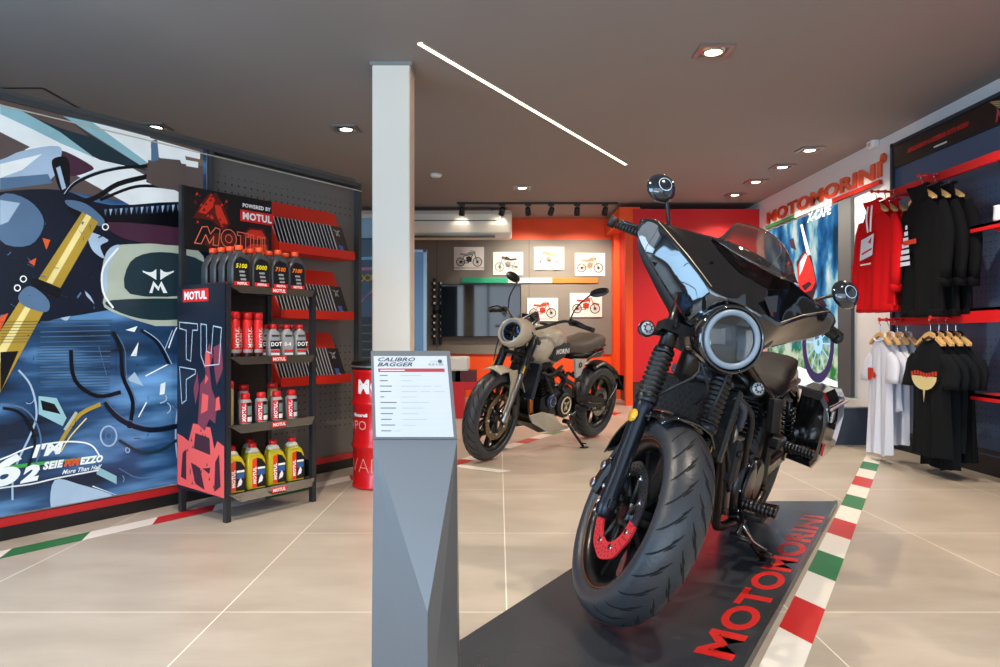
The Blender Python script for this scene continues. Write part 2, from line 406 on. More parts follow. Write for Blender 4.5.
# tricolour bar
t = empty('tricolour_bar', (0, YB-.045, 0))
for a_, c_, nm, cc, lb in ((462, 508, 'green_section', (32,168,124), None), (508, 552, 'white_section', (232,230,222), None), (552, 598, 'orange_section', (218,122,40), None)):
    p0 = P(a_, 278, YB-.045); p1 = P(c_, 283, YB-.045)
    b = MB(); b.box(((p0.x+p1.x)/2, 0, (p0.z+p1.z)/2), (p1.x-p0.x, .03, p0.z-p1.z)); b.build(nm, mat('bar_'+nm, cc, .5), t)
tag(t, 'green, white and orange horizontal bar on the grey wall above the television', 'wall bar')
# ---- small drawings of motorcycles (flat prints)
def bike_art(b, T, cols, kind=0, k=1.0):
    """side view of a motorcycle drawn in unit square; T(u,v)->point; cols: material indices (wheel, frame, tank)"""
    def ring(u, v, r, w, mi):
        b.mi = mi; n = 20
        for i in range(n):
            a, c = 2*math.pi*i/n, 2*math.pi*(i+1)/n
            b.poly([T(u+r*math.cos(a), v+r*k*math.sin(a)), T(u+r*math.cos(c), v+r*k*math.sin(c)), T(u+(r-w)*math.cos(c), v+(r-w)*k*math.sin(c)), T(u+(r-w)*math.cos(a), v+(r-w)*k*math.sin(a))])
    def line(p, q, w, mi):
        b.mi = mi; p = Vector(p); q = Vector(q); d = (q-p).normalized()*w; nn = Vector((-d.y, d.x*k, 0)) if len(p) > 2 else Vector((-d.y, d.x))
        b.poly([T(*(p+nn)), T(*(q+nn)), T(*(q-nn)), T(*(p-nn))])
    w_, f_, t_ = cols
    ring(.22, .3, .15, .028, w_); ring(.78, .3, .16, .028, w_); ring(.22, .3, .04, .04, w_); ring(.78, .3, .04, .04, w_)
    for i in range(8):
        a = math.pi*i/8
        for cx_ in (.22, .78): line((cx_-.13*math.cos(a), .3-.13*k*math.sin(a)), (cx_+.13*math.cos(a), .3+.13*k*math.sin(a)), .004, w_)
    line((.78, .3), (.66, .74), .014, f_); line((.22, .3), (.48, .38), .016, f_); line((.48, .28), (.62, .6), .014, f_); line((.3, .55), (.64, .62), .014, f_); line((.25, .32), (.34, .56), .01, f_)
    line((.56, .8), (.68, .74), .01, f_); line((.25, .25), (.5, .26), .016, f_)
    b.mi = f_; b.poly([T(.42, .3), T(.58, .3), T(.6, .48), T(.5, .56), T(.4, .5)])
    b.mi = t_; b.poly([T(.44, .58), T(.62, .62), T(.64, .72), T(.54, .76), T(.44, .68)]); b.poly([T(.2, .6), T(.44, .58), T(.44, .66), T(.22, .68)])
    b.poly([T(.68, .5), T(.9, .44), T(.92, .5), T(.74, .56)] if kind else [T(.64, .62), T(.72, .66), T(.71, .76), T(.63, .74)])
M_PAPER = mat('print_paper', (236,233,226), .5)
M_INK = mat('ink_dark', (40,38,38), .6); M_SEP = mat('ink_sepia', (170,140,110), .6); M_INKR = mat('ink_red', (196,52,30), .6); M_INKG = mat('ink_grey', (150,150,148), .6)
pics = [((454,247),(484,270),(1,1,2),'white print of a black antique motorcycle, top left above the bar','a'),
        ((493,252),(523,275),(2,2,1),'white print of a grey sketched motorcycle, second in the upper row','b'),
        ((534,247),(564,270),(2,3,3),'white print with a pale sepia faired motorcycle, third in the upper row','c'),
        ((575,253),(605,276),(1,3,3),'white print of a sepia brown motorcycle, last in the upper row','d'),
        ((527,298),(558,321),(1,4,4),'white print of a red motorcycle behind the grey motorcycle\'s handlebar','e'),
        ((570,293),(602,317),(1,4,4),'white print of a red and orange motorcycle under the orange end of the bar','f')]
for (a_, c_, cols, lb, nm) in pics:
    p0 = P(*a_, YB-.05); p1 = P(*c_, YB-.05)
    w_, h_ = p1.x-p0.x, p0.z-p1.z
    t = empty('motorcycle_print', ((p0.x+p1.x)/2, YB-.03, (p0.z+p1.z)/2))
    b = MB(); b.box((0, -.012, 0), (w_, .024, h_)); b.build('board', M_PAPER, t)
    b = MB(); flip = -1 if nm in 'bc' else 1
    bike_art(b, lambda u, v: (flip*(u-.5)*w_, -.026, (v-.45)*h_), cols, 1 if nm == 'f' else 0, k=w_/h_)
    if nm in 'ae':
        b.mi = cols[0]; b.poly([(-w_/2, -.0255, -h_*.4), (w_/2, -.0255, -h_*.4), (w_/2, -.0255, -h_*.42), (-w_/2, -.0255, -h_*.42)])
    b.build('drawing', [M_PAPER, M_INK, M_INKG, M_SEP, M_INKR], t)
    tag(t, lb, 'picture', 'motorcycle prints on the back wall')
# blue glazed display panel beside the column
t = empty('display_panel', (0, 8.4, 0)); xa, xb = (400-CX)*8.4/F, (427-CX)*8.4/F; zt = P(0, 250, 8.4).z
b = MB(); b.box(((xa+xb)/2, 0, zt/2+.02), (xb-xa, .05, zt-.04)); b.build('panel', mat('panel_blue', (110,150,190), .15, coat=.5), t)
b = MB(); b.box((xb-.02, -.03, zt/2), (.035, .03, zt)); b.box(((xa+xb)/2, -.03, zt-.015), (xb-xa, .03, .03)); b.build('edge_trim', mat('edge_light_blue', (170,205,232), .3), t)
tag(t, 'tall light blue glossy display panel standing just right of the column', 'display panel')
# accessory rack: slim black wall rack with rows of small parts
t = empty('accessory_rack', ((436-CX)*11.3/F, YB-.03, 0)); z1 = P(0, 277, 11.3).z; z0 = P(0, 345, 11.3).z
b = MB(); b.box((-.05, -.02, (z0+z1)/2), (.05, .03, z1-z0)); b.box((.05, -.02, (z0+z1)/2-.04), (.05, .03, z1-z0-.08)); b.box((0, -.02, (z0+z1)/2), (.16, .03, .05)); b.build('back_strip', M_BLACK, t)
for col_ in (-1, 1):
    for k in range(9):
        if k == 4: continue
        z = z1-.09-k*(z1-z0-.12)/9
        b = MB(); b.box((col_*.055, -.05, z), (.075, .03, .062), bev=.008); b.mi = 1; b.box((col_*.055+.01, -.067, z+.006), (.03, .004, .034))
        b.build('holder', [M_BLACK, M_PAPER], t)
tag(t, 'slim black two column wall rack holding small black and white packs', 'wall rack')
# counter at the foot of the back wall (white top, red body)
t = empty('reception_counter', (0, 0, 0))
Yc = 8.6
p0 = P(440, 357, Yc); p1 = P(468.5, 371, Yc)
b = MB(); b.box(((-1.0+p1.x)/2, Yc+.2, (p0.z+p1.z)/2), (p1.x+1.0, .4, p0.z-p1.z), bev=.02); b.build('worktop', mat('counter_white', (235,230,220), .4), t)
zz = p1.z
b = MB(); b.box((-.72, Yc+.2, zz/2), (.5, .34, zz)); b.build('body', M_BLACK, t)
b = MB(); q0 = P(455, 371, Yc); q1 = P(476, 382, Yc); b.box(((q0.x+q1.x)/2, Yc+.2, (q0.z+q1.z)/2), (q1.x-q0.x, .34, q0.z-q1.z)); b.build('drawer_box', mat('dark_red', (92,10,14), .4), t)
b = MB(); q0 = P(440, 382, Yc); q1 = P(487, 390, Yc); b.box(((q0.x+q1.x)/2, Yc+.22, (q0.z+q1.z)/2), (q1.x-q0.x, .4, q0.z-q1.z)); q0 = P(440, 390, Yc); q1 = P(464, 402, Yc); b.box(((q0.x+q1.x)/2, Yc+.22, q0.z/2), (q1.x-q0.x, .4, q0.z)); b.build('red_base', M_RED, t)
tag(t, 'low counter with white top and red base seen behind the info stand', 'counter')
# far left: large poster and low dark counter seen between partition and column
t = empty('wall_poster', (0, 9.2, 0))
def Q(px, py): return P(px, py, 9.2)
def strip(b, y0, y1, mi, y0b=None, y1b=None):
    b.mi = mi; y0b = y0 if y0b is None else y0b; y1b = y1 if y1b is None else y1b
    a_, c_, d_, e_ = Q(330, y0), Q(392, y0b), Q(392, y1b), Q(330, y1); off = Vector((0, -.004-.0004*mi, 0))
    a_.y = c_.y = d_.y = e_.y = 0; b.poly([a_+off, c_+off, d_+off, e_+off])
b = MB(); a_ = Q(330, 218); c_ = Q(392, 320); b.box(((a_.x+c_.x)/2, .02, (a_.z+c_.z)/2), (c_.x-a_.x, .04, a_.z-c_.z)); b.build('board', mat('poster_navy', (38,58,82), .3), t)
b = MB(); strip(b, 218, 238, 1); strip(b, 258, 261, 2, 256, 259); strip(b, 269, 272, 3, 266, 269); strip(b, 240, 256, 4)
b.mi = 3; [b.poly([Vector((Q(356+i*5, 300+0*i).x, -.008, Q(0, 306-i*5).z)), Vector((Q(361+i*5, 300).x, -.008, Q(0, 301-i*5).z)), Vector((Q(361+i*5, 300).x, -.008, Q(0, 303-i*5).z)), Vector((Q(356+i*5, 300).x, -.008, Q(0, 308-i*5).z))]) for i in range(4)]
b.mi = 5
for i in range(5):
    p = Q(354+i*7, 279-i*.6); b.X = Matrix.Translation((p.x, -.009, p.z)); b.torus((0,0,0), (0,1,0), .04, .014, 16, 4)
b.X = None
b.build('artwork', [M_BLACK, mat('poster_sky', (140,178,205), .3), mat('poster_line', (120,190,225), .3), mat('poster_pink', (190,90,130), .3), mat('poster_mid', (60,84,108), .3), mat('poster_gold', (214,178,70), .3)], t)
tag(t, 'blue poster with gold rings seen between the partition and the column', 'poster')
b = MB(); a_ = Q(330, 318); b.box((a_.x+.35, 8.95, a_.z/2), (.95, .36, a_.z)); b.mi = 1
for k in range(6): b.box((a_.x+.35, 8.765, a_.z-.1-k*.1), (.95, .012, .02))
tag(b.build('storage_cabinet', [M_BLACK, M_DGREY]), 'low black cabinet under the blue poster at the back', 'cabinet')
# ================= RIGHT SIDE: sign, lightbox, clothes wall
def wallpt(px, py, X): y = F*X/(px-CX); return Vector((X, y, 1+(HY-py)*y/F))
# sign letters on the white wall
def sign():
    t = empty('wall_sign', (XR, 0, 0))
    Yl, Yr = 9.85, 6.9; z0 = 2.56; h = .142
    mt = mat('sign_copper', (226,84,44), .3, metal=.3)
    b = MB(); b.text('MOTOMORINI', (-.001, Yl, z0), (0,-1,0), (0,0,1), h, depth=.018, bold=.009, sx=1.0); 
    bb = b.b; ys = [v.co.y for v in bb.verts]; y0, y1 = max(ys), min(ys); k = (Yr-Yl)/(y1-y0)
    for v in bb.verts: v.co.y = Yl+(v.co.y-y0)*k
    b.build('lettering', mt, t)
    for a_, c_, nm, m_ in ((Yl, Yl-.98, 'green_underline', mat('sign_green', (30,98,56), .35)), (Yl-.98, Yl-1.97, 'white_underline', mat('sign_white', (235,235,235), .4)), (Yl-1.97, Yr, 'red_underline', mat('sign_red', (190,40,26), .3, metal=.3))):
        b = MB(); b.box((-.02, (a_+c_)/2, z0-.06), (.03, abs(a_-c_), .045)); b.build(nm, m_, t)
    b = MB(); b.torus((-.03, Yr-.06, z0+h+.01), (1,0,0), .04, .012, 18, 6); b.cyl((-.04, Yr-.06, z0+h+.01), (-.02, Yr-.06, z0+h+.01), .02); b.build('registered_mark', mt, t)
    tag(t, 'copper red MOTOMORINI letters with tricolour underline on the white wall', 'sign')
sign()
# lightbox
t = empty('lightbox', (3.6, 0, 0))
Xf = 3.685; ya = F*(Xf)/(850.5-CX); yb_ = 9.75; zb_, zt_ = .36, P(0, 197.5, ya).z
M_LBF = mat('lightbox_frame', (78,82,86), .7)
b = MB(); b.box((Xf-3.6+.022, (ya+yb_)/2, (zb_+zt_)/2), (.04, yb_-ya, zt_-zb_)); b.build('housing', M_LBF, t)
yi = F*Xf/(838-CX)
def LB(u, v): # u 0..1 from far (left in picture) to near; v from bottom
    return (Xf-3.6+.003, yb_-.06+(yi-yb_+.06)*u, zb_+.04+(zt_-zb_-.055)*v)
def lb_mat():
    m = bpy.data.materials.new('lightbox_photo'); m.use_nodes = True; n = m.node_tree; n.nodes.clear(); L = n.links.new
    out = n.nodes.new('ShaderNodeOutputMaterial'); em = n.nodes.new('ShaderNodeEmission'); L(em.outputs[0], out.inputs[0]); em.inputs[1].default_value = .8
    tc = n.nodes.new('ShaderNodeTexCoord'); mp = n.nodes.new('ShaderNodeMapping'); mp.inputs['Scale'].default_value = (1, 2.0, 1.1); L(tc.outputs['Object'], mp.inputs[0])
    nz = n.nodes.new('ShaderNodeTexNoise'); nz.inputs['Scale'].default_value = 1.9; nz.inputs['Detail'].default_value = 4; L(mp.outputs[0], nz.inputs['Vector'])
    rp = n.nodes.new('ShaderNodeValToRGB'); L(nz.outputs['Fac'], rp.inputs[0]); c = rp.color_ramp
    c.elements[0].position = .32; c.elements[0].color = (.02, .06, .10, 1); c.elements[1].position = .66; c.elements[1].color = (.9, .98, 1, 1)
    e = c.elements.new(.42); e.color = (.03, .16, .42, 1); e = c.elements.new(.5); e.color = (.08, .32, .6, 1); e = c.elements.new(.56); e.color = (.35, .66, .72, 1)
    sp = n.nodes.new('ShaderNodeSeparateXYZ'); L(tc.outputs['Object'], sp.inputs[0])
    r2 = n.nodes.new('ShaderNodeMapRange'); r2.inputs[1].default_value = 1.15; r2.inputs[2].default_value = .75; L(sp.outputs['Z'], r2.inputs[0])
    n2 = n.nodes.new('ShaderNodeTexNoise'); n2.inputs['Scale'].default_value = 7; L(tc.outputs['Object'], n2.inputs['Vector'])
    g = n.nodes.new('ShaderNodeValToRGB'); L(n2.outputs['Fac'], g.inputs[0]); g.color_ramp.elements[0].position = .4; g.color_ramp.elements[0].color = (.05, .25, .06, 1); g.color_ramp.elements[1].position = .6; g.color_ramp.elements[1].color = (.75, .85, .6, 1)
    mx = n.nodes.new('ShaderNodeMix'); mx.data_type = 'RGBA'; L(r2.outputs[0], mx.inputs[0]); L(rp.outputs[0], mx.inputs[6]); L(g.outputs[0], mx.inputs[7]); L(mx.outputs[2], em.inputs[0])
    return m
b = MB(); b.poly([LB(0,0), LB(1,0), LB(1,1), LB(0,1)]); 
for v in b.b.verts: v.co.x -= .006
b.build('photo', lb_mat(), t)
EW = mat('lb_white', (200,205,210), .5, emit=(240,246,255), es=.75); EN = mat('lb_navy', (14,30,70), .5, emit=(14,36,84), es=.8); ER = mat('lb_red', (214,30,30), .5, emit=(220,36,30), es=.9); EK = mat('lb_dark', (16,18,28), .5, emit=(14,20,34), es=.7); EB = mat('lb_blue', (120,170,215), .5, emit=(150,195,230), es=.9)
b = MB()
def LX(u, v, k=0): p = LB(u, v); return (p[0]-.008-k*.0015, p[1], p[2])
def lbpx(px, py, k=0):
    p = wallpt(px, py, Xf); return (p.x-3.6-.006-k*.0015, p.y, p.z)
# white gravel, front wheel of the pictured motorcycle, its fork and red nose fairing
b.mi = 0; b.poly([LX(0,0), LX(1,0), LX(1,.05), LX(.5,.11), LX(0,.1)])
def lring(px, py, rw, rh, w, mi, k=1, n=32):
    b.mi = mi
    for i in range(n):
        a, c = 2*math.pi*i/n, 2*math.pi*(i+1)/n
        b.poly([lbpx(px+rw*math.cos(a), py+rh*math.sin(a), k), lbpx(px+rw*math.cos(c), py+rh*math.sin(c), k), lbpx(px+rw*w*math.cos(c), py+rh*w*math.sin(c), k), lbpx(px+rw*w*math.cos(a), py+rh*w*math.sin(a), k)])
lring(819, 343, 16, 40, .76, 1, 2); lring(819, 343, 4.5, 11, .3, 4, 2)
b.mi = 4
for i in range(12):
    a = math.pi*i/6; b.poly([lbpx(819+2*math.cos(a), 343+5*math.sin(a), 1), lbpx(819+12.4*math.cos(a), 343+30*math.sin(a), 1), lbpx(819+12.4*math.cos(a+.06), 343+30*math.sin(a+.06), 1), lbpx(819+2*math.cos(a+.2), 343+5*math.sin(a+.2), 1)])
b.mi = 2; b.poly([lbpx(x, y, 2) for x, y in ((798,268),(803,256),(808,252),(813,266),(816,282),(812,290),(804,293),(799,284))])
b.mi = 0; b.poly([lbpx(x, y, 3) for x, y in ((801,262),(806,254),(808,256),(803,270),(800,276))])
b.mi = 3; b.poly([lbpx(x, y, 3) for x, y in ((802,286),(810,281),(813,284),(806,291))]); b.poly([lbpx(x, y, 1) for x, y in ((797,262),(805,250),(812,256),(818,286),(813,300),(800,296))])
b.mi = 3; b.poly([lbpx(x, y, 2) for x, y in ((806,296),(811,294),(820,338),(816,340))]); b.poly([lbpx(x, y, 2) for x, y in ((803,318),(822,296),(828,306),(806,320))])
b.mi = 0; b.poly([lbpx(x, y, 2) for x, y in ((801,225),(803,224),(811,254),(808,256))])
b.mi = 3; b.poly([lbpx(x, y, 2) for x, y in ((790,240),(794,238),(797,250),(792,248))])
b.build('pictured_motorcycle', [EW, EN, ER, EK, EB], t)
b = MB(); o = lbpx(808.5, 222, 3); p2 = lbpx(838, 210.5, 3)
b.text('X-CAPE', (o[0], o[1], o[2]), (0,-1,0), (0,0,1), .10, depth=.001, bold=.005, shear=.2, sx=1.15); b.build('lettering', EW, t)
tag(t, 'tall backlit photo box with a motorcycle in front of blue sky on the plinth', 'lightbox')
# ---- clothes wall
XP = 3.5; Y0 = F*XP/(891-CX); Y1 = 2.6
M_NAVYP = mat('pegboard_blue_grey', (74,86,102), .45)
def pegboard_mat(name, col, axis, cell=.045, band=None):
    m = bpy.data.materials.new(name); m.use_nodes = True; n = m.node_tree; b = n.nodes['Principled BSDF']; L = n.links.new
    tc = n.nodes.new('ShaderNodeTexCoord'); s = n.nodes.new('ShaderNodeSeparateXYZ'); L(tc.outputs['Object'], s.inputs[0])
    def M(op, a, b_=None):
        q = n.nodes.new('ShaderNodeMath'); q.operation = op
        for i, v in enumerate((a, b_)):
            if v is None: continue
            if isinstance(v, (int, float)): q.inputs[i].default_value = v
            else: L(v, q.inputs[i])
        return q.outputs[0]
    def fr(ch, off=0): return M('SUBTRACT', M('FRACT', M('DIVIDE', M('ADD', s.outputs[ch], off), cell)), .5)
    a, c = fr(axis), fr('Z'); d = M('SQRT', M('ADD', M('MULTIPLY', a, a), M('MULTIPLY', c, c)))
    mk = M('LESS_THAN', d, .12)
    if band:
        fb = None
        for (z0, z1) in band:
            q = M('MULTIPLY', M('GREATER_THAN', s.outputs['Z'], z0), M('LESS_THAN', s.outputs['Z'], z1))
            fb = q if fb is None else M('MAXIMUM', fb, q)
        mk = M('MULTIPLY', mk, fb)
    mx = n.nodes.new('ShaderNodeMix'); mx.data_type = 'RGBA'; L(mk, mx.inputs[0])
    lin = [((v/255)+.055)**2.4/1.055**2.4 for v in col]
    mx.inputs[6].default_value = (*lin, 1); mx.inputs[7].default_value = (.005, .006, .008, 1); L(mx.outputs[2], b.inputs['Base Color']); b.inputs['Roughness'].default_value = .42
    bp = n.nodes.new('ShaderNodeBump'); bp.inputs['Distance'].default_value = -.005; L(mk, bp.inputs['Height']); L(bp.outputs[0], b.inputs['Normal'])
    return m
t = empty('clothes_wall_unit', (XP, 0, 0))
b = MB(); b.box((.115, (Y0+Y1)/2, 1.42), (.2, Y0-Y1, 2.56)); b.build('pegboard', pegboard_mat('pegboard_right', (66,86,112), 'Y', .05, [(.25, 1.0), (1.25, 2.1)]), t)
b = MB(); b.box((.1, Y0-.02, 1.36), (.22, .04, 2.7)); b.box((.1, (Y0+Y1)/2, 2.69), (.22, Y0-Y1, .03)); b.build('frame', mat('frame_navy', (28,40,54), .4), t)
b = MB(); b.box((.12, (Y0+Y1)/2, .07), (.2, Y0-Y1, .14)); b.box((.03, (Y0+Y1)/2, .17), (.06, Y0-Y1, .03)); b.build('base', mat('unit_base', (34,34,38), .5), t)
b = MB(); b.box((.005, (Y0+Y1)/2-.02, 2.575), (.02, Y0-Y1-.06, .19)); b.build('header_board', mat('header_black', (10,10,11), .42), t)
b = MB(); b.text('ABBIGLIAMENTO & ACCESSORI MOTO MORINI', (-.0065, 5.98, 2.565), (0,-1,0), (0,0,1), .034, depth=.001, bold=.003, shear=.2)
b.b.verts.ensure_lookup_table(); ys = [v.co.y for v in b.b.verts]; y0_, y1_ = max(ys), min(ys)
for v in b.b.verts: v.co.y = 6.08+(v.co.y-y0_)*(5.28-6.08)/(y1_-y0_)
b.build('header_lettering', mat('header_red', (196,30,26), .5), t)
b = MB(); b.mi = 0
b.box((-.008, 5.62, 2.515), (.004, .16, .012)); b.build('tricolour_mark', mat('hdr_white', (210,220,215), .5), t)
def wing_logo(b, T, s=1.0, gi=0, ri=1):
    """winged emblem: two swept wings over a zigzag monogram"""
    b.mi = gi
    for sg in (-1, 1):
        for k in range(4):
            b.poly([T(sg*.03*s, (.16-.05*k)*s), T(sg*(.40-.07*k)*s, (.26-.06*k)*s), T(sg*(.34-.07*k)*s, (.215-.06*k)*s), T(sg*.03*s, (.125-.05*k)*s)])
    b.mi = ri
    z = [(-.2,-.3),(-.13,.02),(-.02,-.16),(.05,.03),(.16,-.3),(.09,-.3),(.04,-.13),(-.03,-.28),(-.1,-.13),(-.14,-.3)]
    b.poly([T(x*s, y*s) for x, y in z])
b = MB(); wing_logo(b, lambda u, v: (-.009, 4.93-u*.32, 2.59+v*.30), 1.0); b.build('emblem', [mat('emblem_gold', (176,150,96), .4), mat('emblem_rose', (176,60,66), .4)], t)
tag(t, 'tall blue grey pegboard clothes wall with black header on the right', 'display wall')
# shelves
M_RSH = mat('shelf_red', (206,26,30), .35)
def red_shelf(z, label, yl=4.87, depth=.28):
    t = empty('wall_shelf', (XP+.012, 0, z)); L_ = yl-2.7
    b = MB(); b.box((-depth/2, yl-L_/2, 0), (depth, L_, .02)); b.box((-depth+.006, yl-L_/2, -.012), (.012, L_, .044)); b.build('board', M_RSH, t)
    b = MB()
    for y in (yl-.1, yl-1.0): b.prism([(0, y, -.012), (-.2, y, -.012), (0, y, -.1)], (0, .012, 0))
    b.build('bracket', M_RSH, t)
    tag(t, label, 'shelf', 'red shelves on the clothes wall')
red_shelf(1.74, 'red shelf on the clothes wall, uppermost of three, right of the black hoodies')
red_shelf(1.18, 'red shelf on the clothes wall, middle of three, level with the hoodie hems')
red_shelf(.60, 'red shelf on the clothes wall, lowest of three, beside the black T-shirts')
p = Vector((3.3, 3.3*F/(1002-CX), 1.75)); b = MB(); b.lathe([(.02, 0), (.045, .002), (.05, .02), (.046, .1), (.05, .105)], p, (0,0,1), 16); tag(b.build('cup', MATS['white_plastic']), 'small white cup at the picture edge on the top red shelf', 'cup')
# rails
def rail(z, label, yend):
    t = empty('clothes_rail', (XP, 0, z)); xb = -.26
    b = MB(); L_ = 5.84-3.0; b.box((xb, 5.84-L_/2, 0), (.035, L_, .06)); b.build('beam', M_RSH, t)
    b = MB()
    for y in (5.8, 4.6, 3.4): b.box((xb/2+.008, y, -.005), (-xb+.02, .03, .05))
    b.build('bracket', M_RSH, t)
    for yy, xt in (((5.8, -.46), (5.22, -.42)) if z > 2 else ((5.66, -.47), (5.06, -.43))):
        b = MB(); b.cyl((xt, yy, .01), (xb, yy, .01), .010, n=8)
        for k in range(4): b.lathe([(.016, -.006), (.018, 0), (.016, .006)], (xt+.004+k*.055, yy, .01), (1,0,0), 8)
        b.build('arm', M_RSH, t)
    tag(t, label, 'clothes rail', 'red clothes rails')
rail(2.17, 'upper red clothes rail with short arms carrying the hoodies', 0)
rail(1.12, 'lower red clothes rail with short arms carrying the T-shirts', 0)
# hangers and garments.  garment plane: normal along -X, width along Y
M_WOOD = mat('hanger_wood', (206,164,104), .45)
def hanger(x, y, z, label, group, w=.32):
    t = empty('coat_hanger', (x, y, z))
    b = MB(); b.tube([(0,0,-.09), (0,0,-.03), (0,.016,-.018), (0,.02,.0), (0,.008,.014), (0,-.012,.012)], .003, 6, smooth=4); b.build('hook', M_CHROME, t)
    b = MB(); h = w/2
    for sg in (-1, 1):
        R = []
        for s_, zz, hh, tt in ((0, -.085, .03, .012), (.3, -.1, .03, .014), (.65, -.135, .026, .016), (.92, -.165, .022, .018), (1, -.172, .014, .01)):
            yy = sg*h*s_; R.append([(tt, yy, zz-hh), (tt, yy, zz), (-tt, yy, zz), (-tt, yy, zz-hh)])
        b.loft(R, sm=False)
    b.build('body', M_WOOD, t)
    tag(t, label, 'hanger', group)
    return t
def garment(kind, x, y, z, m, label, cat, group, H=.72, Wd=.5, art=None, seed=0, long_=0, th=.026, rot=0):
    """hoodie or T-shirt hung on a hanger; neck at z; front faces -X"""
    r = random.Random(seed)
    t = empty(kind, (x, y, z), RZ(rot))
    hw = Wd/2; fo = [r.uniform(-1, 1) for _ in range(8)]
    def halfw(v): # v 0 top ..1 hem
        if v < .06: return .07+v/.06*(hw*.62-.07)
        if v < .2: return hw*.62+(v-.06)/.14*(hw*.92-hw*.62)
        return hw*(.92-.06*math.sin(v*2.6+fo[0])+.03*fo[1]*v)
    sh = .19 if kind == 'hoodie' else .13
    def top(u): return -.045-sh*abs(u)**1.15
    def surf(side):
        def fn(u, v):
            uu = (u-.5)*2; w = halfw(.25+v*.75) if v > .2 else hw*(.8+.6*v)
            yy = uu*min(w, hw)*(1 if v > .12 else 1)
            z0 = top(uu)*1.0-(.03 if abs(uu) < .2 and side < 0 else 0)
            zz = z0*(1-v)+(-H+.012*math.sin(uu*5+fo[2]))*v
            edge = math.sqrt(max(0, 1-abs(uu)**3))
            fold = (.016*math.sin(uu*7+fo[3]*3+v*1.5)+.01*math.sin(uu*15+fo[4]*4))*v
            return (side*(th*edge*(.6+.6*v))+fold*1.0, yy, zz)
        return fn
    b = MB(); b.grid(surf(-1), 28, 18); b.grid(surf(1), 28, 18)
    # hem closing strip is part of both shells; sleeves
    sl = .56 if 'hood' in kind or long_ else .24
    for sg in (-1, 1):
        yh = sg*hw*.86; ps = []; rs = []
        n = 7
        for i in range(n):
            k = i/(n-1); ps.append(Vector((.01*fo[5]+.012*math.sin(k*4+fo[6]), yh+sg*(-.035+.055*math.sin(min(1, k*1.3)*1.5))*(1 if sl > .3 else 1.2), -.17-sl*k)))
        R = []
        for i, p in enumerate(ps):
            k = i/(n-1); ry = (.075*(1-k)+.045*k) if sl > .3 else .085; rx = .036*(1-k)+.03*k
            if i == 0: ry *= .4; rx *= .4
            if i == 1: ry *= .8
            R.append([p+Vector((rx*math.cos(a)*(1+.12*math.sin(3*a+k*9)), ry*math.sin(a), 0)) for a in [2*math.pi*j/12 for j in range(12)]])
        b.loft(R)
        if 'hood' in kind:
            c = ps[-1]; b.lathe([(.036, 0), (.04, -.01), (.038, -.06), (.03, -.06)], c+Vector((0,0,.01)), (0,0,1), 12)
    if 'hood' in kind:
        b.grid(lambda u, v: (-.03-.035*math.sin(v*math.pi)+.015, (u-.5)*.26*(1-.25*v), -.03-.1*v-.035*math.cos((u-.5)*3)*v+.05*math.sin(v*math.pi)), 12, 8, thick=.012)
        b.box((0, 0, -H+.0), (th*2.2, hw*1.7, .05), bev=.012)
    else:
        b.tube([(-.02*math.cos(a)-.004, .075*math.sin(a), -.05-.035*math.cos(a)) for a in [2*math.pi*j/16 for j in range(17)]], .008, 6)
    b.build('body', m, t)
    if art: art(t, hw, th)
    tag(t, label, cat, group)
    return t
M_REDF = mat('red_fleece', (200,10,18), .9, spec=.2); M_BLKF = mat('black_fleece', (6,7,10), .95, spec=.2)
M_WHF = mat('white_cotton', (208,210,222), .9, spec=.2); M_DKF = mat('charcoal_cotton', (15,18,22), .95, spec=.2)
def art_red(t, hw, th):
    b = MB(); x = -th-.03
    b.poly([(x, .13, -.33), (x, -.07, -.3), (x, -.045, -.47), (x, .155, -.5)]); b.mi = 1
    b.poly([(x-.001, .02, -.36), (x-.001, -.04, -.32), (x-.001, -.02, -.38)]); b.poly([(x-.001, .12, -.44), (x-.001, -.04, -.41), (x-.001, -.04, -.425), (x-.001, .12, -.455)])
    b.mi = 2; b.box((x, .06, -.535), (.002, .16, .012)); b.build('chest_print', [M_WHF, M_REDF, M_PAPER], t)
    for sg in (-1, 1):
        b = MB(); b.tube([(-.05, sg*.03, -.07), (-th-.035, sg*.035, -.16), (-th-.032, sg*.02, -.28)], .007, 6, smooth=3); b.build('drawstring', M_PAPER, t)
def art_blk(t, hw, th):
    b = MB(); x = -th-.03
    b.mi = 0
    for k in range(7): z = -.3-k*.045; w = .02+.014*k; b.poly([(x, .1+w, z), (x, .1-w*.4, z), (x, .1-w*.4, z-.03), (x, .1+w, z-.03)])
    b.mi = 1; b.box((x-.002, .06, -.43), (.003, .16, .035)); b.build('chest_print', [M_WHF, M_INKR], t)
def art_gold(t, hw, th):
    b = MB(); x = -th-.02; b.poly([(x, .02, -.28), (x, -.04, -.27), (x, -.05, -.29), (x, .01, -.31)]); b.poly([(x, -.04, -.31), (x, -.09, -.3), (x, -.1, -.34), (x, -.05, -.335)]); b.build('chest_print', mat('gold_print', (200,180,130), .5), t)
def art_white(t, hw, th):
    b = MB(); x = -th-.012
    b.poly([(x, .12, -.3), (x, .04, -.3), (x, .03, -.34), (x, .07, -.4), (x, .12, -.4)]); b.poly([(x, .02, -.33), (x, -.01, -.36), (x, .02, -.39), (x, .05, -.37)]); b.build('chest_print', M_INKR, t)
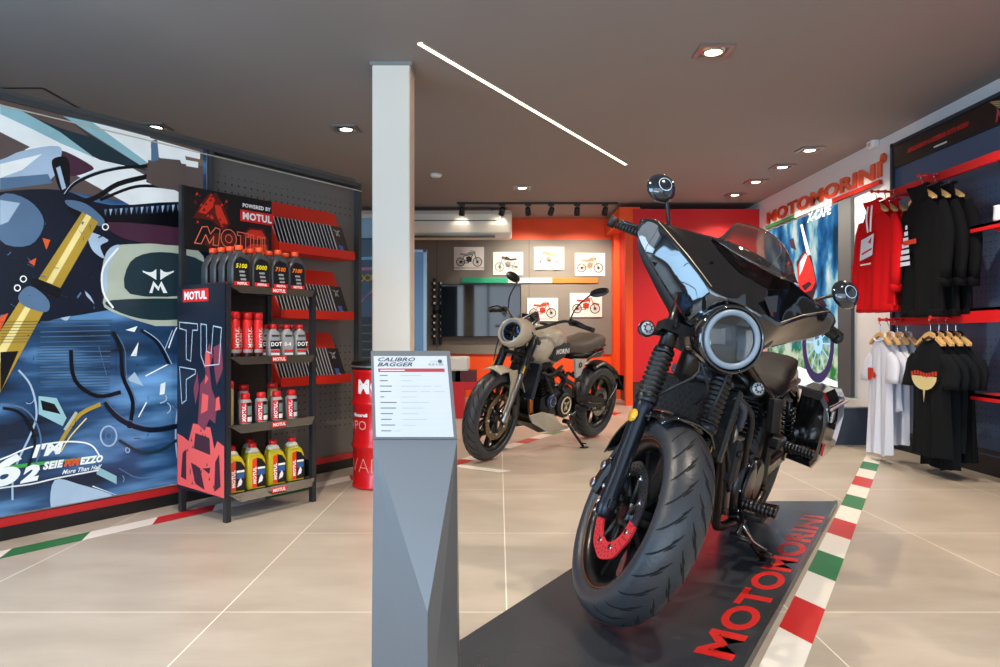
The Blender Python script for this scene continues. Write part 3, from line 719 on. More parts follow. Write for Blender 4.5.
def art_tee(t, hw, th):
    b = MB(); x = -th-.022
    n = 10; b.poly([(x, .15*math.cos(a), -.33-.10*math.sin(a)*1.0) for a in [math.pi*i/n for i in range(n+1)]]); b.mi = 1
    for k in range(9): b.box((x-.001, -.14+k*.035, -.315+.008*math.cos(k)), (.002, .024, .03))
    b.mi = 0; b.poly([(x, .01, -.43), (x, -.015, -.43), (x, 0, -.52)])
    b.build('chest_print', [mat('cream_print', (222,206,150), .6), M_INKR], t)
    b = MB(); b.box((-.004, 0, -.085), (.002, .05, .03)); b.build('neck_label', M_PAPER, t)
XA = XP-.26
ordn = ['frontmost', 'second', 'third', 'fourth']
for i in range(3):
    x = XA-.19+i*.075; y = 5.74-.0*i; z = 2.155
    hanger(x, y, z+.012, f'wooden hanger holding the {ordn[i]} red hoodie', 'wooden hangers on the upper rail')
    garment('hoodie', x, y, z-.035, M_REDF, f'red hoodie, {ordn[i]} on the first arm of the upper rail'+(', white chest print showing' if i == 0 else ''), 'hoodie', 'red hoodies', H=.90, Wd=.66, art=art_red if i == 0 else None, seed=i)
for i in range(3):
    x = XA-.14+i*.085; y = 5.2-.02*i; z = 2.155
    hanger(x, y, z+.012, f'wooden hanger holding the {ordn[i]} black hoodie', 'wooden hangers on the upper rail')
    garment('hoodie', x, y, z-.03, M_BLKF, f'black hoodie, {ordn[i]} on the second arm of the upper rail'+(', striped chest print showing' if i == 0 else ''), 'hoodie', 'black hoodies', H=.96, Wd=.6, art=art_blk if i == 0 else (art_gold if i == 2 else None), seed=10+i)
for i in range(4):
    x = XA-.20+i*.068; y = 5.66; z = 1.105
    hanger(x, y, z+.012, f'wooden hanger holding the {ordn[i]} white T-shirt', 'wooden hangers on the lower rail', w=.3)
    garment('t_shirt', x, y, z-.06, M_WHF, f'white T-shirt, {ordn[i]} on the lower rail'+(', red chest print showing' if i == 0 else ''), 'T-shirt', 'white T-shirts', H=[.98,.64,.9,.8][i], Wd=.37, art=art_white if i == 0 else None, seed=20+i)
for i in range(4):
    x = XA-.165+i*.06; y = 5.06; z = 1.105
    hanger(x, y, z+.012, f'wooden hanger holding the {ordn[i]} dark T-shirt', 'wooden hangers on the lower rail')
    garment('t_shirt', x, y, z-.06, M_DKF, f'charcoal T-shirt, {ordn[i]} on the lower rail'+(', cream and red chest print showing' if i == 0 else ''), 'T-shirt', 'charcoal T-shirts', H=[.9,.98,.86,.92][i], Wd=.5, art=art_tee if i == 0 else None, seed=30+i)
# ================= LEFT: free-standing partition with poster and pegboard
PB = Vector((-1.114, 5.53, 0)); PA = math.radians(56.6); RP = RZ(PA)
ex = Vector((math.cos(PA), math.sin(PA), 0)); ey = Vector((-math.sin(PA), math.cos(PA), 0))
def PP(px, py, off=0.0):
    """picture point -> partition local (x, z) on the plane y = -off"""
    dx = (px-CX)/F; o = PB-ey*off
    s = (o.x-dx*o.y)/(dx*ex.y-ex.x); y = o.y+ex.y*s
    return Vector((s, 0, 1+(HY-py)*y/F))
HT = PP(180, 140.5, .06).z
xs = PP(206.5, 300).x; xl = xs-2.6
M_FRAME = mat('partition_grey', (92,92,90), .5)
t = empty('display_partition', PB, RP)
b = MB(); b.box(((xl)/2, .05, (HT+.02)/2+.1), (-xl, .08, HT-.1)); b.build('core', M_FRAME, t)
b = MB(); b.box((xl/2, .0, HT-.0), (-xl, .12, .03)); b.box((-.015, 0, HT/2+.07), (.03, .12, HT-.14)); b.box((xs, 0, HT/2+.07), (.03, .11, HT-.14)); b.mi = 1; b.box((xl/2, -.061, HT-.045), (-xl, .004, .006)); b.box((xs-.03, -.04, HT/2+.07), (.012, .004, HT-.2))
b.build('frame', [mat('frame_dark_grey', (64,66,68), .45), mat('frame_light', (205,198,180), .3)], t)
b = MB(); b.box((xs/2, -.0, (HT+.07)/2), (-xs-.05, .02, HT-.11)); b.build('pegboard', pegboard_mat('pegboard_left', (104,102,99), 'X', .05, [(HT-.26, HT-.14), (.3, .95)]), t)
z1 = PP(0, 519.4).z; z0 = PP(0, 527.5).z
b = MB(); b.box((xl/2, -.03, (z0+z1)/2+.01), (-xl, .03, z1-z0)); b.build('red_strip', mat('strip_red', (180,28,34), .45), t)
b = MB(); b.box((xl/2, .0, z0/2), (-xl, .1, z0+.02)); b.build('base', MATS['black_paint'], t)
# poster print
pz0 = PP(0, 514.5).z; pz1 = PP(0, 97).z
def poster_mat():
    m = bpy.data.materials.new('poster_print'); m.use_nodes = True; n = m.node_tree; b = n.nodes['Principled BSDF']; L = n.links.new
    tc = n.nodes.new('ShaderNodeTexCoord'); mp = n.nodes.new('ShaderNodeMapping'); mp.inputs['Scale'].default_value = (.5, 1, 2.3); mp.inputs['Rotation'].default_value = (0, .12, 0); L(tc.outputs['Object'], mp.inputs[0])
    nz = n.nodes.new('ShaderNodeTexNoise'); nz.inputs['Scale'].default_value = 2.3; nz.inputs['Detail'].default_value = 3; L(mp.outputs[0], nz.inputs['Vector'])
    rp = n.nodes.new('ShaderNodeValToRGB'); L(nz.outputs['Fac'], rp.inputs[0]); c = rp.color_ramp
    c.elements[0].position = .38; c.elements[0].color = (.004, .009, .022, 1); c.elements[1].position = .72; c.elements[1].color = (.10, .24, .46, 1)
    e = c.elements.new(.52); e.color = (.012, .04, .10, 1)
    L(rp.outputs[0], b.inputs['Base Color']); b.inputs['Roughness'].default_value = .25
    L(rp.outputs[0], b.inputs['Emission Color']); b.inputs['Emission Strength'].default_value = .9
    return m
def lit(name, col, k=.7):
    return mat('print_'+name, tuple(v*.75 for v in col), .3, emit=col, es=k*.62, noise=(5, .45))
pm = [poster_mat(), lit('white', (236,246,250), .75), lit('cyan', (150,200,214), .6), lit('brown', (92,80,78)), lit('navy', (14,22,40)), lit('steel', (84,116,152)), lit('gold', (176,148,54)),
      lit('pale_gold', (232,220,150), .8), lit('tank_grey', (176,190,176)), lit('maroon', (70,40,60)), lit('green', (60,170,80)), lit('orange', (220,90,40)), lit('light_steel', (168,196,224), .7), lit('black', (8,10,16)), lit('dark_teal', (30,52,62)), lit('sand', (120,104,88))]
t2 = empty('motorcycle_poster', PB, RP)
b = MB(); b.box(((xl+xs-.03)/2, -.03, (pz0+pz1)/2), (xs-.03-xl, .03, pz1-pz0)); b.build('print_base', pm[0], t2)
b = MB(); LAY = [0]
def smooth2(pts, n=4):
    Q = []; N = len(pts)
    for i in range(N):
        p0, p1, p2, p3 = (Vector(pts[(i+j-1) % N]) for j in range(4))
        for k in range(n):
            t = k/n; c = .5*((2*p1)+(p2-p0)*t+(2*p0-5*p1+4*p2-p3)*t*t+(3*p1-p0-3*p2+p3)*t**3); Q.append((c.x, c.y))
    return Q
def pp(pts, mi, k=None):
    if len(pts) >= 5 and mi in (4, 5, 8, 9, 12, 13, 14) and LAY[0] > 6: pts = smooth2(pts)
    LAY[0] += 1; b.mi = mi; q = [PP(x, y, .046) for x, y in pts]
    b.poly([(v.x, -.046-.00006*LAY[0], min(pz1, max(pz0, v.z))) for v in q])
def pband(pts, w, mi):
    """curved line of width w px"""
    if 3 <= len(pts) <= 7 and not isinstance(w, list):
        Q = []
        for i in range(len(pts)-1):
            p0, p1, p2, p3 = Vector(pts[max(i-1, 0)]), Vector(pts[i]), Vector(pts[i+1]), Vector(pts[min(i+2, len(pts)-1)])
            for k in range(4):
                t = k/4; c = .5*((2*p1)+(p2-p0)*t+(2*p0-5*p1+4*p2-p3)*t*t+(3*p1-p0-3*p2+p3)*t**3); Q.append((c.x, c.y))
        pts = Q+[tuple(pts[-1])]
    n = len(pts); up, dn = [], []
    for i in range(n):
        a = Vector(pts[max(i-1,0)]); c = Vector(pts[min(i+1,n-1)]); d = (c-a).normalized(); nn = Vector((-d.y, d.x))*(w[i] if isinstance(w, list) else w)/2
        up.append(Vector(pts[i])+nn); dn.append(Vector(pts[i])-nn)
    LAY[0] += 1; b.mi = mi
    for i in range(n-1):
        q = [PP(v.x, v.y, .046) for v in (up[i], up[i+1], dn[i+1], dn[i])]
        b.poly([(v.x, -.046-.00006*LAY[0], min(pz1, max(pz0, v.z))) for v in q])
def arc(cx_, cy_, rx, ry, a0, a1, n=16): return [(cx_+rx*math.cos(rad(a0+(a1-a0)*i/n)), cy_+ry*math.sin(rad(a0+(a1-a0)*i/n))) for i in range(n+1)]
# sky and roof of the pictured scene
pp([(-45,70),(203,148),(203,215),(60,190),(-45,200)], 3)
pp([(-45,85),(0,104),(60,128),(100,150),(150,178),(203,204),(203,218),(130,205),(70,172),(0,138),(-45,120)], 1)
pp([(0,97),(62,114),(90,135),(140,165),(148,171),(100,160),(60,140),(0,110)], 14)
pp([(0,97),(62,114),(90,137),(60,128),(0,104)], 3)
pp([(92,122),(150,137),(152,160),(148,163)], 1); pp([(150,138),(200,152),(200,168),(184,170),(180,160),(160,158),(152,152)], 1)
pp([(63,116),(92,122),(148,163),(140,165)], 2)
pp([(185,156),(203,160),(203,175),(190,176)], 15)
pp([(0,104),(20,110),(60,132),(95,158),(60,143),(30,128),(0,114)], 2)
pp([(60,150),(92,166),(88,172),(70,176),(58,165)], 9); pp([(-45,150),(0,132),(30,147),(0,163),(-45,170)], 3)
# dark bodywork
pp([(-45,205),(0,192),(60,190),(110,205),(203,206),(203,270),(150,300),(60,318),(-45,330)], 4)
pp([(-45,172),(0,160),(22,151),(58,146),(60,160),(50,180),(20,184),(-45,200)], 12); pp([(0,178),(48,174),(52,183),(0,190)], 5); pp([(0,164),(42,154),(22,170),(0,178)], 1)
pp([(52,160),(66,157),(70,170),(68,195),(60,190),(55,176)], 13); pp([(56,168),(60,166),(66,188),(62,190)], 12)
pp([(0,196),(28,200),(44,222),(30,245),(0,240)], 5); pp([(0,200),(20,203),(8,222),(0,225)], 12)
pband([(64,196),(74,184),(95,174),(120,168),(150,166)], 3.2, 13); pband([(64,194),(74,182),(95,172),(120,166)], .8, 12)
pband([(72,204),(95,198),(118,184),(150,176)], 5, 13); pband([(100,200),(130,188),(152,186),(185,190)], 3, 13)
pp([(148,160),(203,166),(203,196),(190,192),(160,188),(146,182)], 3); pp([(151,141),(157,139),(159,160),(151,162)], 5); pp([(186,160),(198,162),(198,168),(186,166)], 1)
pp([(70,206),(110,212),(150,214),(190,206),(203,204),(203,226),(140,232),(110,228),(75,216)], 13)
for i in range(16): pp([(104+i*5.2,209.5-i*.35),(107+i*5.2,209.3-i*.35),(105+i*5.2,216-i*.3)], 12 if i % 2 else 5)
pp([(66,200),(86,204),(104,220),(98,226),(84,214),(68,206)], 5)
# wing plates, tank
pp([(110,222),(203,232),(203,250),(150,244),(118,236)], 9)
pp([(88,232),(108,240),(100,246),(104,258),(96,254),(90,246)], 12)
pp([(110,248),(135,244),(165,245),(203,256),(203,330),(112,312),(104,292),(102,268)], 8); pp([(104,262),(110,248),(120,246),(108,266),(107,290),(104,292)], 12)
pp([(130,262),(160,252),(203,262),(203,292),(130,294)], 14); pp([(112,300),(203,300),(203,316),(150,320),(114,310)], 14); pband([(118,248),(103,268),(103,292),(113,308)], 2, 1)
# emblem: winged monogram
for sg in (-1, 1):
    for k in range(4): pp([(158+sg*2,275-k*2),(158+sg*(16-2.5*k),270.5-k*-1.2),(158+sg*(15-2.5*k),272.5+k*1.3),(158+sg*2,277+k*1)], 1)
pp([(149,293),(153,281),(158,287),(161,281),(167,293),(163,293),(160,286),(158,291),(154,286),(152,293)], 1)
# gold fork tube with black clamp
pp([(82,212),(98,222),(60,288),(38,279)], 6); pp([(86,214),(91,217),(52,284),(46,282)], 7); pp([(24,294),(47,305),(0,392),(-45,440),(-45,400)], 6); pp([(30,298),(35,300),(0,362),(-45,430),(-45,418)], 7)
pp([(34,278),(62,290),(58,298),(30,286)], 13); pp([(18,296),(30,286),(48,300),(46,312),(24,306)], 5)
pp([(42,238),(50,240),(46,250)], 11); pp([(28,262),(36,258),(34,266)], 11)
for x, y in ((23,279),(17,288),(105,227)): pband(arc(x, y, 3, 3, 0, 360, 12), 1.2, 1)
pp([(84,290),(90,296),(94,304),(86,296)], 12); pp([(60,318),(70,316),(66,322)], 12); pp([(-10,320),(8,313),(0,330),(-10,330)], 11)
# fins of the radiator
for i in range(13): pband([(40,322+i*5),(110,320+i*5.2)], .7, 5)
pp([(0,352),(18,351),(0,392)], 13); pband([(18,370),(30,385),(36,410),(32,430),(14,470),(12,500)], 2, 12)
pp([(118,326),(203,326),(203,480),(112,420)], 0)
# engine details
pp([(125,330),(137,326),(134,332)], 1); pband([(98,346),(108,382)], .8, 5); pp([(130,356),(138,342),(136,356)], 1); pband([(145,376),(168,364)], 1.2, 1); pp([(126,380),(143,386),(134,372)], 12)
pband([(168,348),(176,328),(182,330)], 1.2, 1); pband([(164,350),(172,330)], .8, 12); pp([(160,384),(165,382),(164,394),(159,395)], 1); pband(arc(158,398,8,5,-30,80), 1.2, 12); pband(arc(163,408,7,6,-60,60), 1, 12); pband([(138,417),(146,402)], 1.2, 1)
pband(arc(108,436,8,10,0,360,20), 1.6, 12); pband(arc(108,436,3,3.6,0,360,12), 1.2, 5); pband(arc(127,450,2,2.5,0,360), 1, 12)
pp([(38,396),(56,398),(66,418),(62,426),(38,414)], 2); pp([(40,400),(54,404),(60,414),(42,410)], 13)
pband([(56,450),(66,432),(80,414),(100,404)], 4, 6); pband([(60,452),(70,436),(86,418)], 1.2, 7); pband([(64,430),(76,412)], 3, 8)
pp([(54,480),(78,484),(112,497),(60,508),(50,506)], 12); pp([(96,466),(116,476),(116,484),(96,474)], 2)
pp([(50,512),(112,499),(114,504),(50,518)], 8); pband([(92,486),(116,500)], 1, 1); pband(arc(180,434,5,30,110,250), 1.6, 12)
# lettering of the poster
pband([(-30,470),(6,457),(30,447),(60,442),(80,442),(92,446),(99,456)], 1.6, 1); pband([(-45,497),(0,488),(30,484),(56,478),(98,470)], 1.4, 1)
pp([(-45,473),(0,466),(60,459.5),(103,456.5),(103,457.5),(60,462),(0,470.5),(-45,478)], 10)
for i in range(26): pband([(0 if i < 8 else 36, 322+i*2.9),(112-.12*i, 320+i*2.9)], .5, 14)
pband([(0,404),(22,408),(36,424),(40,448),(30,474)], 1.6, 5); pband([(2,408),(18,412),(30,426),(34,446),(26,470)], 3, 13); pband([(112,332),(120,350),(122,376),(132,402),(128,428)], 4, 13); pband([(116,334),(124,350),(126,376),(136,402)], .8, 5); pband([(140,330),(156,342),(168,364)], 3, 4); pband([(143,330),(159,342),(171,364)], .8, 12); pband([(118,468),(140,478),(172,470)], 1, 5); pband([(104,402),(120,420),(150,430),(185,424)], 5, 4); pband([(104,399),(120,416),(150,426),(185,420)], .8, 5)
pband([(70,350),(74,380),(96,396),(120,392)], 4, 13); pband([(118,440),(140,452),(160,450),(176,440)], 3, 14)
for k in range(40):
    x, y = rnd.uniform(0, 185), rnd.uniform(318, 480); a = rnd.uniform(0, 6.28); l = rnd.uniform(2, 7); w = rnd.uniform(.4, 1.4)
    if 35 < x < 112 and y < 390 or (y > 440 and x < 112): continue
    if k % 3 == 0: pband(arc(x, y, l, l*1.2, math.degrees(a), math.degrees(a)+110, 7), w*.5, rnd.choice((14, 5, 12, 5)))
    else: pp([(x, y), (x+l*math.cos(a), y+l*math.sin(a)), (x+l*math.cos(a)-w*math.sin(a), y+l*math.sin(a)+w*math.cos(a)), (x+w*.5, y+w)], rnd.choice((5, 14, 13, 4, 14, 13)))
for k in range(26):
    x, y = rnd.uniform(0, 100), rnd.uniform(215, 315); a = rnd.uniform(0, 6.28); l = rnd.uniform(2, 8); w = rnd.uniform(.5, 2)
    pp([(x, y), (x+l*math.cos(a), y+l*math.sin(a)), (x+l*math.cos(a)-w*math.sin(a), y+l*math.sin(a)+w*math.cos(a)), (x+w*.5, y+w)], rnd.choice((5, 14, 9, 5)))
b.build('artwork', pm, t2)
b = MB()
def ptext(body, px, py, px2, py2, h, mi, bold=.004, shear=.25, k=0):
    a = PP(px, py, .05); c = PP(px2, py2, .05); u = (c-a); o = MB(); o.mi = mi
    o.text(body, (0,0,0), (1,0,0), (0,0,1), h, depth=0, bold=bold, shear=shear)
    xs_ = [v.co.x for v in o.b.verts]; x0_, x1_ = min(xs_), max(xs_)
    mp = {}
    for q in o.b.faces:
        a2 = []
        for v in q.verts:
            if v.index < 0 or v not in mp: mp[v] = b.v((a.x+u.x*(v.co.x-x0_)/(x1_-x0_), -.070-k*.0006, a.z+u.z*(v.co.x-x0_)/(x1_-x0_)+v.co.z))
            a2.append(mp[v])
        b.mi = mi; b.f(a2, False)
    o.b.free()
ptext("I'M", 30, 457, 62, 452, .055, 0); ptext('SEIE', 41, 469, 62, 466, .034, 0, .003); ptext('MM', 62, 466, 78, 464, .034, 1, .003); ptext('EZZO', 78, 464, 101, 461, .034, 0, .003)
ptext('More Than Half', 60, 474, 100, 468, .022, 0, .0005, .5); ptext('6', -14, 486, 20, 481, .13, 0, .008); ptext('2', 18, 482, 38, 478, .07, 0, .007)
b.build('lettering', [pm[1], pm[11]], t2)
tag(t2, 'giant motorcycle poster with golden fork tube on the left partition', 'poster')
tag(t, 'long grey free-standing partition with pegboard panel behind the oil stand', 'partition')
# brochure holders
M_HRED = mat('holder_red', (222,38,16), .45)
M_BRO = mat('brochure_dark', (26,27,32), .35); M_BROW = mat('brochure_white', (205,205,205), .4); M_BROB = mat('brochure_blue', (70,110,190), .35)
rows = ['top', 'middle', 'lowest']
for r_, (pyc, px0, px1) in enumerate(((256, 283, 354), (316, 283, 353), (378, 283, 350))):
    x1_ = PP(px1, pyc, .2).x; x0_ = PP(278, 250, .2).x if r_ == 0 else PP(280, 250, .2).x; zb = PP(px1-2, pyc+4, .2).z; w_ = x1_-x0_
    T0 = PB+ex*x0_; t = empty('brochure_holder', (T0.x, T0.y, zb), RP)
    b = MB()
    b.box((w_/2, -.11, .01), (w_, .2, .02)); b.box((w_/2, -.205, .03), (w_, .012, .06))
    b.prism([(0, -.155, .02), (w_, -.155, .02), (w_-.018, -.01, .36), (.0, -.01, .36)], (0, .012, 0))
    b.prism([(0, -.2, 0), (0, -.2, .05), (0, -.01, .36), (0, -.0, .36), (0, -.0, 0)], (.01, 0, 0)); b.prism([(w_-.01, -.01, 0), (w_-.01, -.01, .1), (w_-.01, -.2, .05), (w_-.01, -.2, 0)], (.01, 0, 0))
    b.build('holder', M_HRED, t)
    tag(t, f'red sloping brochure holder, {rows[r_]} of three on the pegboard partition', 'brochure holder', 'red brochure holders')
    n = 18; tilt = math.atan2(.145, .34)
    for i in range(n):
        last = i == n-1
        xx = .03+(w_-.18)*i/(n-1)
        Rb = RZ(PA) @ RX(-tilt) @ RZ(rad(12 if not last else 4))
        base = T0+Vector((0,0,zb+.022))+RP @ Vector((xx, -.160-.0015*i, 0))
        br = MB(); bw, bh = .135, .245
        br.box((bw/2, -.004, bh/2), (bw, .004, bh)); br.mi = 1; br.box((.006, -.0066, bh/2), (.010, .002, bh))
        if last:
            br.mi = 1; wing_logo(br, lambda u, v: (.065+u*.1, -.0085, .19+v*.1), 1, 1, 1); br.mi = 2; br.box((.06, -.0068, .06), (.04, .002, .05)); br.mi = 1; br.box((.075, -.0075, .03), (.02, .002, .03))
        o = br.build('brochure', [M_BRO, M_BROW, M_BROB]); o.matrix_basis = Matrix.Translation(base) @ Rb.to_4x4()
        tag(o, (f'dark brochure with winged emblem lying on top in the {rows[r_]} red holder' if last else f'dark brochure with pale edge, fanned out in the {rows[r_]} red holder'), 'brochure', f'fanned brochures in the {rows[r_]} holder')
# ================= OIL STAND
RA = math.radians(55.3); RR = RZ(RA); RO = Vector((-1.46, 3.81, 0)); WD, DP = .585, .42
rack = empty('oil_display_stand', RO, RR)
M_STAND = mat('stand_dark', (34,36,40), .4); M_LIP = mat('lip_steel', (66,62,56), .35, metal=.5); M_NAVY = mat('print_navy', (14,22,34), .35)
M_MOTR = mat('label_red', (214,30,28), .45); M_LBW = mat('label_white', (238,238,238), .45)
def motul(b, o, u, w, h, body='MOTUL', red=True, ri=0, wi=1, pad=.35):
    """white letters on a red plate"""
    u = Vector(u).normalized(); w = Vector(w).normalized(); n = u.cross(w); o = Vector(o)
    tb = MB(); tb.text(body, (0,0,0), (1,0,0), (0,1,0), h, depth=0, bold=h*.06); xs_ = [v.co.x for v in tb.b.verts]; L_ = max(xs_); tb.b.free()
    if red:
        b.mi = ri; p = h*pad; b.prism([o-u*p-w*p, o+u*(L_+p)-w*p, o+u*(L_+p)+w*(h+p), o-u*p+w*(h+p)], n*.001)
    b.mi = wi; b.text(body, o, u, w, h, depth=.0018, bold=h*.06); return L_
b = MB()
for x, y in ((0,0),(WD,0)): b.box((x, y, .64), (.03, .03, 1.28))
for x, y in ((0,DP),(WD,DP)): b.box((x, y, .93), (.03, .03, 1.86))
b.build('frame', M_STAND, rack)
b = MB(); b.box((WD/2, DP, .72), (WD-.03, .008, 1.12)); b.box((WD+.0, DP/2, .2), (.01, DP-.03, .1)); b.build('back_panel', MATS['black_paint'], rack)
shz = [.135, .505, .875, 1.262]
for z in shz:
    b = MB(); b.box((WD/2, DP/2, z), (WD-.028, DP-.02, .016))
    o = b.build('shelf', M_STAND, rack)
    b = MB(); b.prism([(.0, -.02, z+.012), (WD, -.02, z+.012), (WD-.05, -.052, z-.03), (.05, -.052, z-.03)], (0, .006, 0)); b.build('front_lip', M_LIP, rack)
    b = MB(); motul(b, (WD/2-.035, -.051, z-.014), (1,0,0), (0,-.0,1), .017); b.build('lip_label', [M_MOTR, M_LBW], rack)
# side print
b = MB(); b.box((-.019, DP/2, .71), (.008, DP+.03, 1.15)); b.build('side_panel', M_NAVY, rack)
def SD(u, v, k=1): return (-.0235-.0003*k, DP+.01-u*(DP+.02), .135+v*1.15)   # u: 0 back (left in picture) .. 1 front
M_CORAL = mat('print_coral', (222,86,82), .45); M_CORALD = mat('print_coral_dark', (60,24,40), .45); M_OUT = mat('print_outline', (170,190,205), .45); M_PLUM = mat('print_plum', (120,50,66), .45)
b = MB(); b.mi = 0
b.poly([SD(*p, 1) for p in ((0,.02),(1,.0),(1,.24),(.86,.26),(.8,.22),(.72,.32),(.35,.33),(.25,.24),(.12,.26),(0,.27))])
for pts in (((.45,.33),(.6,.3),(.7,.36),(.82,.34),(.86,.44),(.75,.5),(.7,.6),(.78,.66),(.7,.72),(.6,.66),(.62,.56),(.5,.52),(.48,.42)), ((.78,.7),(.95,.72),(.98,.6),(.85,.52),(.8,.6)), ((.4,.42),(.48,.5),(.45,.58),(.36,.5))):
    b.mi = 3; b.poly([SD(*p, 2) for p in pts])
for pts in (((.52,.38),(.66,.4),(.68,.47),(.55,.48)), ((.6,.6),(.72,.62),(.7,.68),(.62,.68)), ((.82,.4),(.93,.41),(.9,.47),(.84,.46)), ((.6,.52),(.68,.55),(.62,.57))):
    b.mi = 0; b.poly([SD(*p, 3) for p in pts])
b.mi = 1; b.poly([SD(*p, 3) for p in ((.36,.21),(.72,.19),(.7,.27),(.4,.285))])
for pts in (((.3,.14),(.5,.12),(.6,.02),(.4,.04)), ((.08,.06),(.2,.05),(.2,.2),(.12,.18)), ((.8,.02),(.93,.05),(.9,.2),(.82,.16)), ((.55,.12),(.72,.13),(.7,.1))):
    b.mi = 1; b.poly([SD(*p, 4) for p in pts])
for k in range(26):
    u, v = rnd.uniform(.1,.9), rnd.uniform(.03,.3); b.poly([SD(u, v, 4), SD(u+.03, v+.004, 4), SD(u+.02, v+.02, 4)])
b.build('side_illustration', [M_CORAL, M_CORALD, M_OUT, M_PLUM], rack)
b = MB(); b.mi = 2
def outl(pts, w=.006):
    for a, c in zip(pts, pts[1:]+pts[:1]):
        a = Vector((a[0]*(DP+.02), a[1]*1.15)); c = Vector((c[0]*(DP+.02), c[1]*1.15)); d = (c-a).normalized(); nn = Vector((-d.y, d.x))*w/2
        b.poly([(-.0246, DP+.01-p.x, .135+p.y) for p in (a+nn-d*w/2, c+nn+d*w/2, c-nn+d*w/2, a-nn-d*w/2)])
outl([(.05,.82),(.45,.81),(.45,.78),(.34,.78),(.3,.63),(.2,.64),(.2,.78),(.05,.79)]); outl([(.52,.81),(.64,.805),(.64,.68),(.74,.67),(.78,.8),(.95,.79),(.9,.62),(.6,.61),(.52,.66)]); outl([(.05,.6),(.4,.59),(.4,.57),(.2,.54),(.2,.44),(.1,.42)])
b.build('side_outline_letters', [M_CORAL, M_CORALD, M_OUT], rack)
b = MB(); motul(b, (-.0245, DP-.06, 1.205), (0,-1,0), (0,0,1), .042); b.build('side_logo', [M_MOTR, M_LBW], rack)
# header
b = MB(); b.box((WD/2, DP-.02, 1.675), (WD+.0, .012, .36)); b.build('header_panel', MATS['header_black'], rack)
def HD(u, v, k=1): return (u*WD, DP-.0265-.0003*k, 1.5+v*.35)
M_FIRE = mat('print_fire', (206,44,20), .45); M_FIRED = mat('print_fire_dark', (86,14,8), .45); M_FIREO = mat('print_fire_outline', (232,120,90), .45)
b = MB(); b.mi = 1
b.poly([HD(*p) for p in ((.08,.5),(.15,.72),(.25,.95),(.34,.98),(.42,.8),(.5,.5),(.42,.36),(.3,.5),(.2,.52))]); b.poly([HD(*p) for p in ((.62,.3),(.72,.48),(.9,.5),(.97,.3),(.97,.03),(.6,.03))]); b.poly([HD(*p) for p in ((.2,.1),(.3,.3),(.55,.35),(.6,.06),(.3,.02))])
b.mi = 0
b.poly([HD(*p, 2) for p in ((.14,.62),(.26,.9),(.32,.9),(.3,.74),(.22,.6))]); b.poly([HD(*p, 2) for p in ((.32,.78),(.38,.8),(.47,.5),(.4,.42),(.34,.6))]); b.poly([HD(*p, 2) for p in ((.66,.34),(.74,.45),(.88,.46),(.94,.33),(.8,.28))]); b.poly([HD(*p, 2) for p in ((.62,.05),(.75,.2),(.95,.22),(.96,.04))])
for k in range(40):
    u, v = rnd.uniform(.08,.45), rnd.uniform(.4,.92); b.mi = k % 2; b.poly([HD(u, v, 3), HD(u+.035, v+.02, 3), HD(u+.02, v+.06, 3)])
b.build('header_illustration', [M_FIRE, M_FIRED], rack)
b = MB()
def hout(pts, w=.005):
    for a, c in zip(pts, pts[1:]+pts[:1]):
        a = Vector((a[0]*WD, a[1]*.35)); c = Vector((c[0]*WD, c[1]*.35)); d = (c-a).normalized(); nn = Vector((-d.y, d.x))*w/2
        b.poly([(p.x, DP-.0278, 1.5+p.y) for p in (a+nn-d*w/2, c+nn+d*w/2, c-nn+d*w/2, a-nn-d*w/2)])
hout([(.1,.1),(.18,.38),(.24,.4),(.27,.28),(.33,.4),(.38,.38),(.36,.1),(.3,.1),(.31,.25),(.26,.12),(.22,.26),(.17,.1)])
hout([(.39+.09+.09*math.cos(a), .24+.16*math.sin(a)) for a in [math.pi*2*i/14 for i in range(14)]]); hout([(.48+.04*math.cos(a), .24+.07*math.sin(a)) for a in [math.pi*2*i/10 for i in range(10)]])
hout([(.58,.38),(.72,.37),(.72,.31),(.68,.31),(.68,.08),(.62,.08),(.62,.32),(.58,.32)]); hout([(.74,.36),(.78,.36),(.78,.14),(.82,.14),(.83,.35),(.87,.34),(.87,.08),(.74,.08)]); hout([(.89,.34),(.92,.34),(.92,.12),(.98,.11),(.98,.06),(.89,.07)])
b.build('header_outline_letters', M_FIREO, rack)
b = MB(); motul(b, HD(.64, .62, 4), (1,0,0), (0,0,1), .042); motul(b, HD(.64, .83, 4), (1,0,0), (0,0,1), .022, body='POWERED BY', red=False); b.build('header_logo', [M_MOTR, M_LBW], rack)
tag(rack, 'tall dark four-shelf oil stand with printed side and black header board', 'display stand')
# ---- bottles
def place(o, x, y, z, rz=0):
    o.matrix_basis = Matrix.Translation(RO) @ RR.to_4x4() @ Matrix.Translation((x, y, z)) @ Matrix.Rotation(rz, 4, 'Z')
M_CAPO = mat('cap_orange', (236,78,30), .4); M_CAPR = mat('cap_red', (206,18,22), .35); M_GREYB = mat('bottle_grey', (58,62,66), .35); M_SILV = mat('bottle_silver', (150,152,154), .35); M_TRL = mat('bottle_translucent', (214,214,196), .3)
M_YEL = mat('bottle_yellow', (196,178,30), .3); M_LBK = mat('label_black', (12,13,16), .4); M_LY = mat('label_yellow', (226,208,30), .4); M_LO = mat('label_orange', (240,120,24), .4); M_LBL = mat('label_blue', (40,90,150), .4); M_GRN = mat('label_green', (60,140,70), .4)
def rrect(w, d, r, z, n=4, ox=0):
    P_ = []
    for cx_, cy_, a0 in ((w/2-r, d/2-r, 0), (-w/2+r, d/2-r, 90), (-w/2+r, -d/2+r, 180), (w/2-r, -d/2+r, 270)):
        for i in range(n+1):
            a = rad(a0+90*i/n); P_.append((cx_+r*math.cos(a)+ox, cy_+r*math.sin(a), z))
    return P_
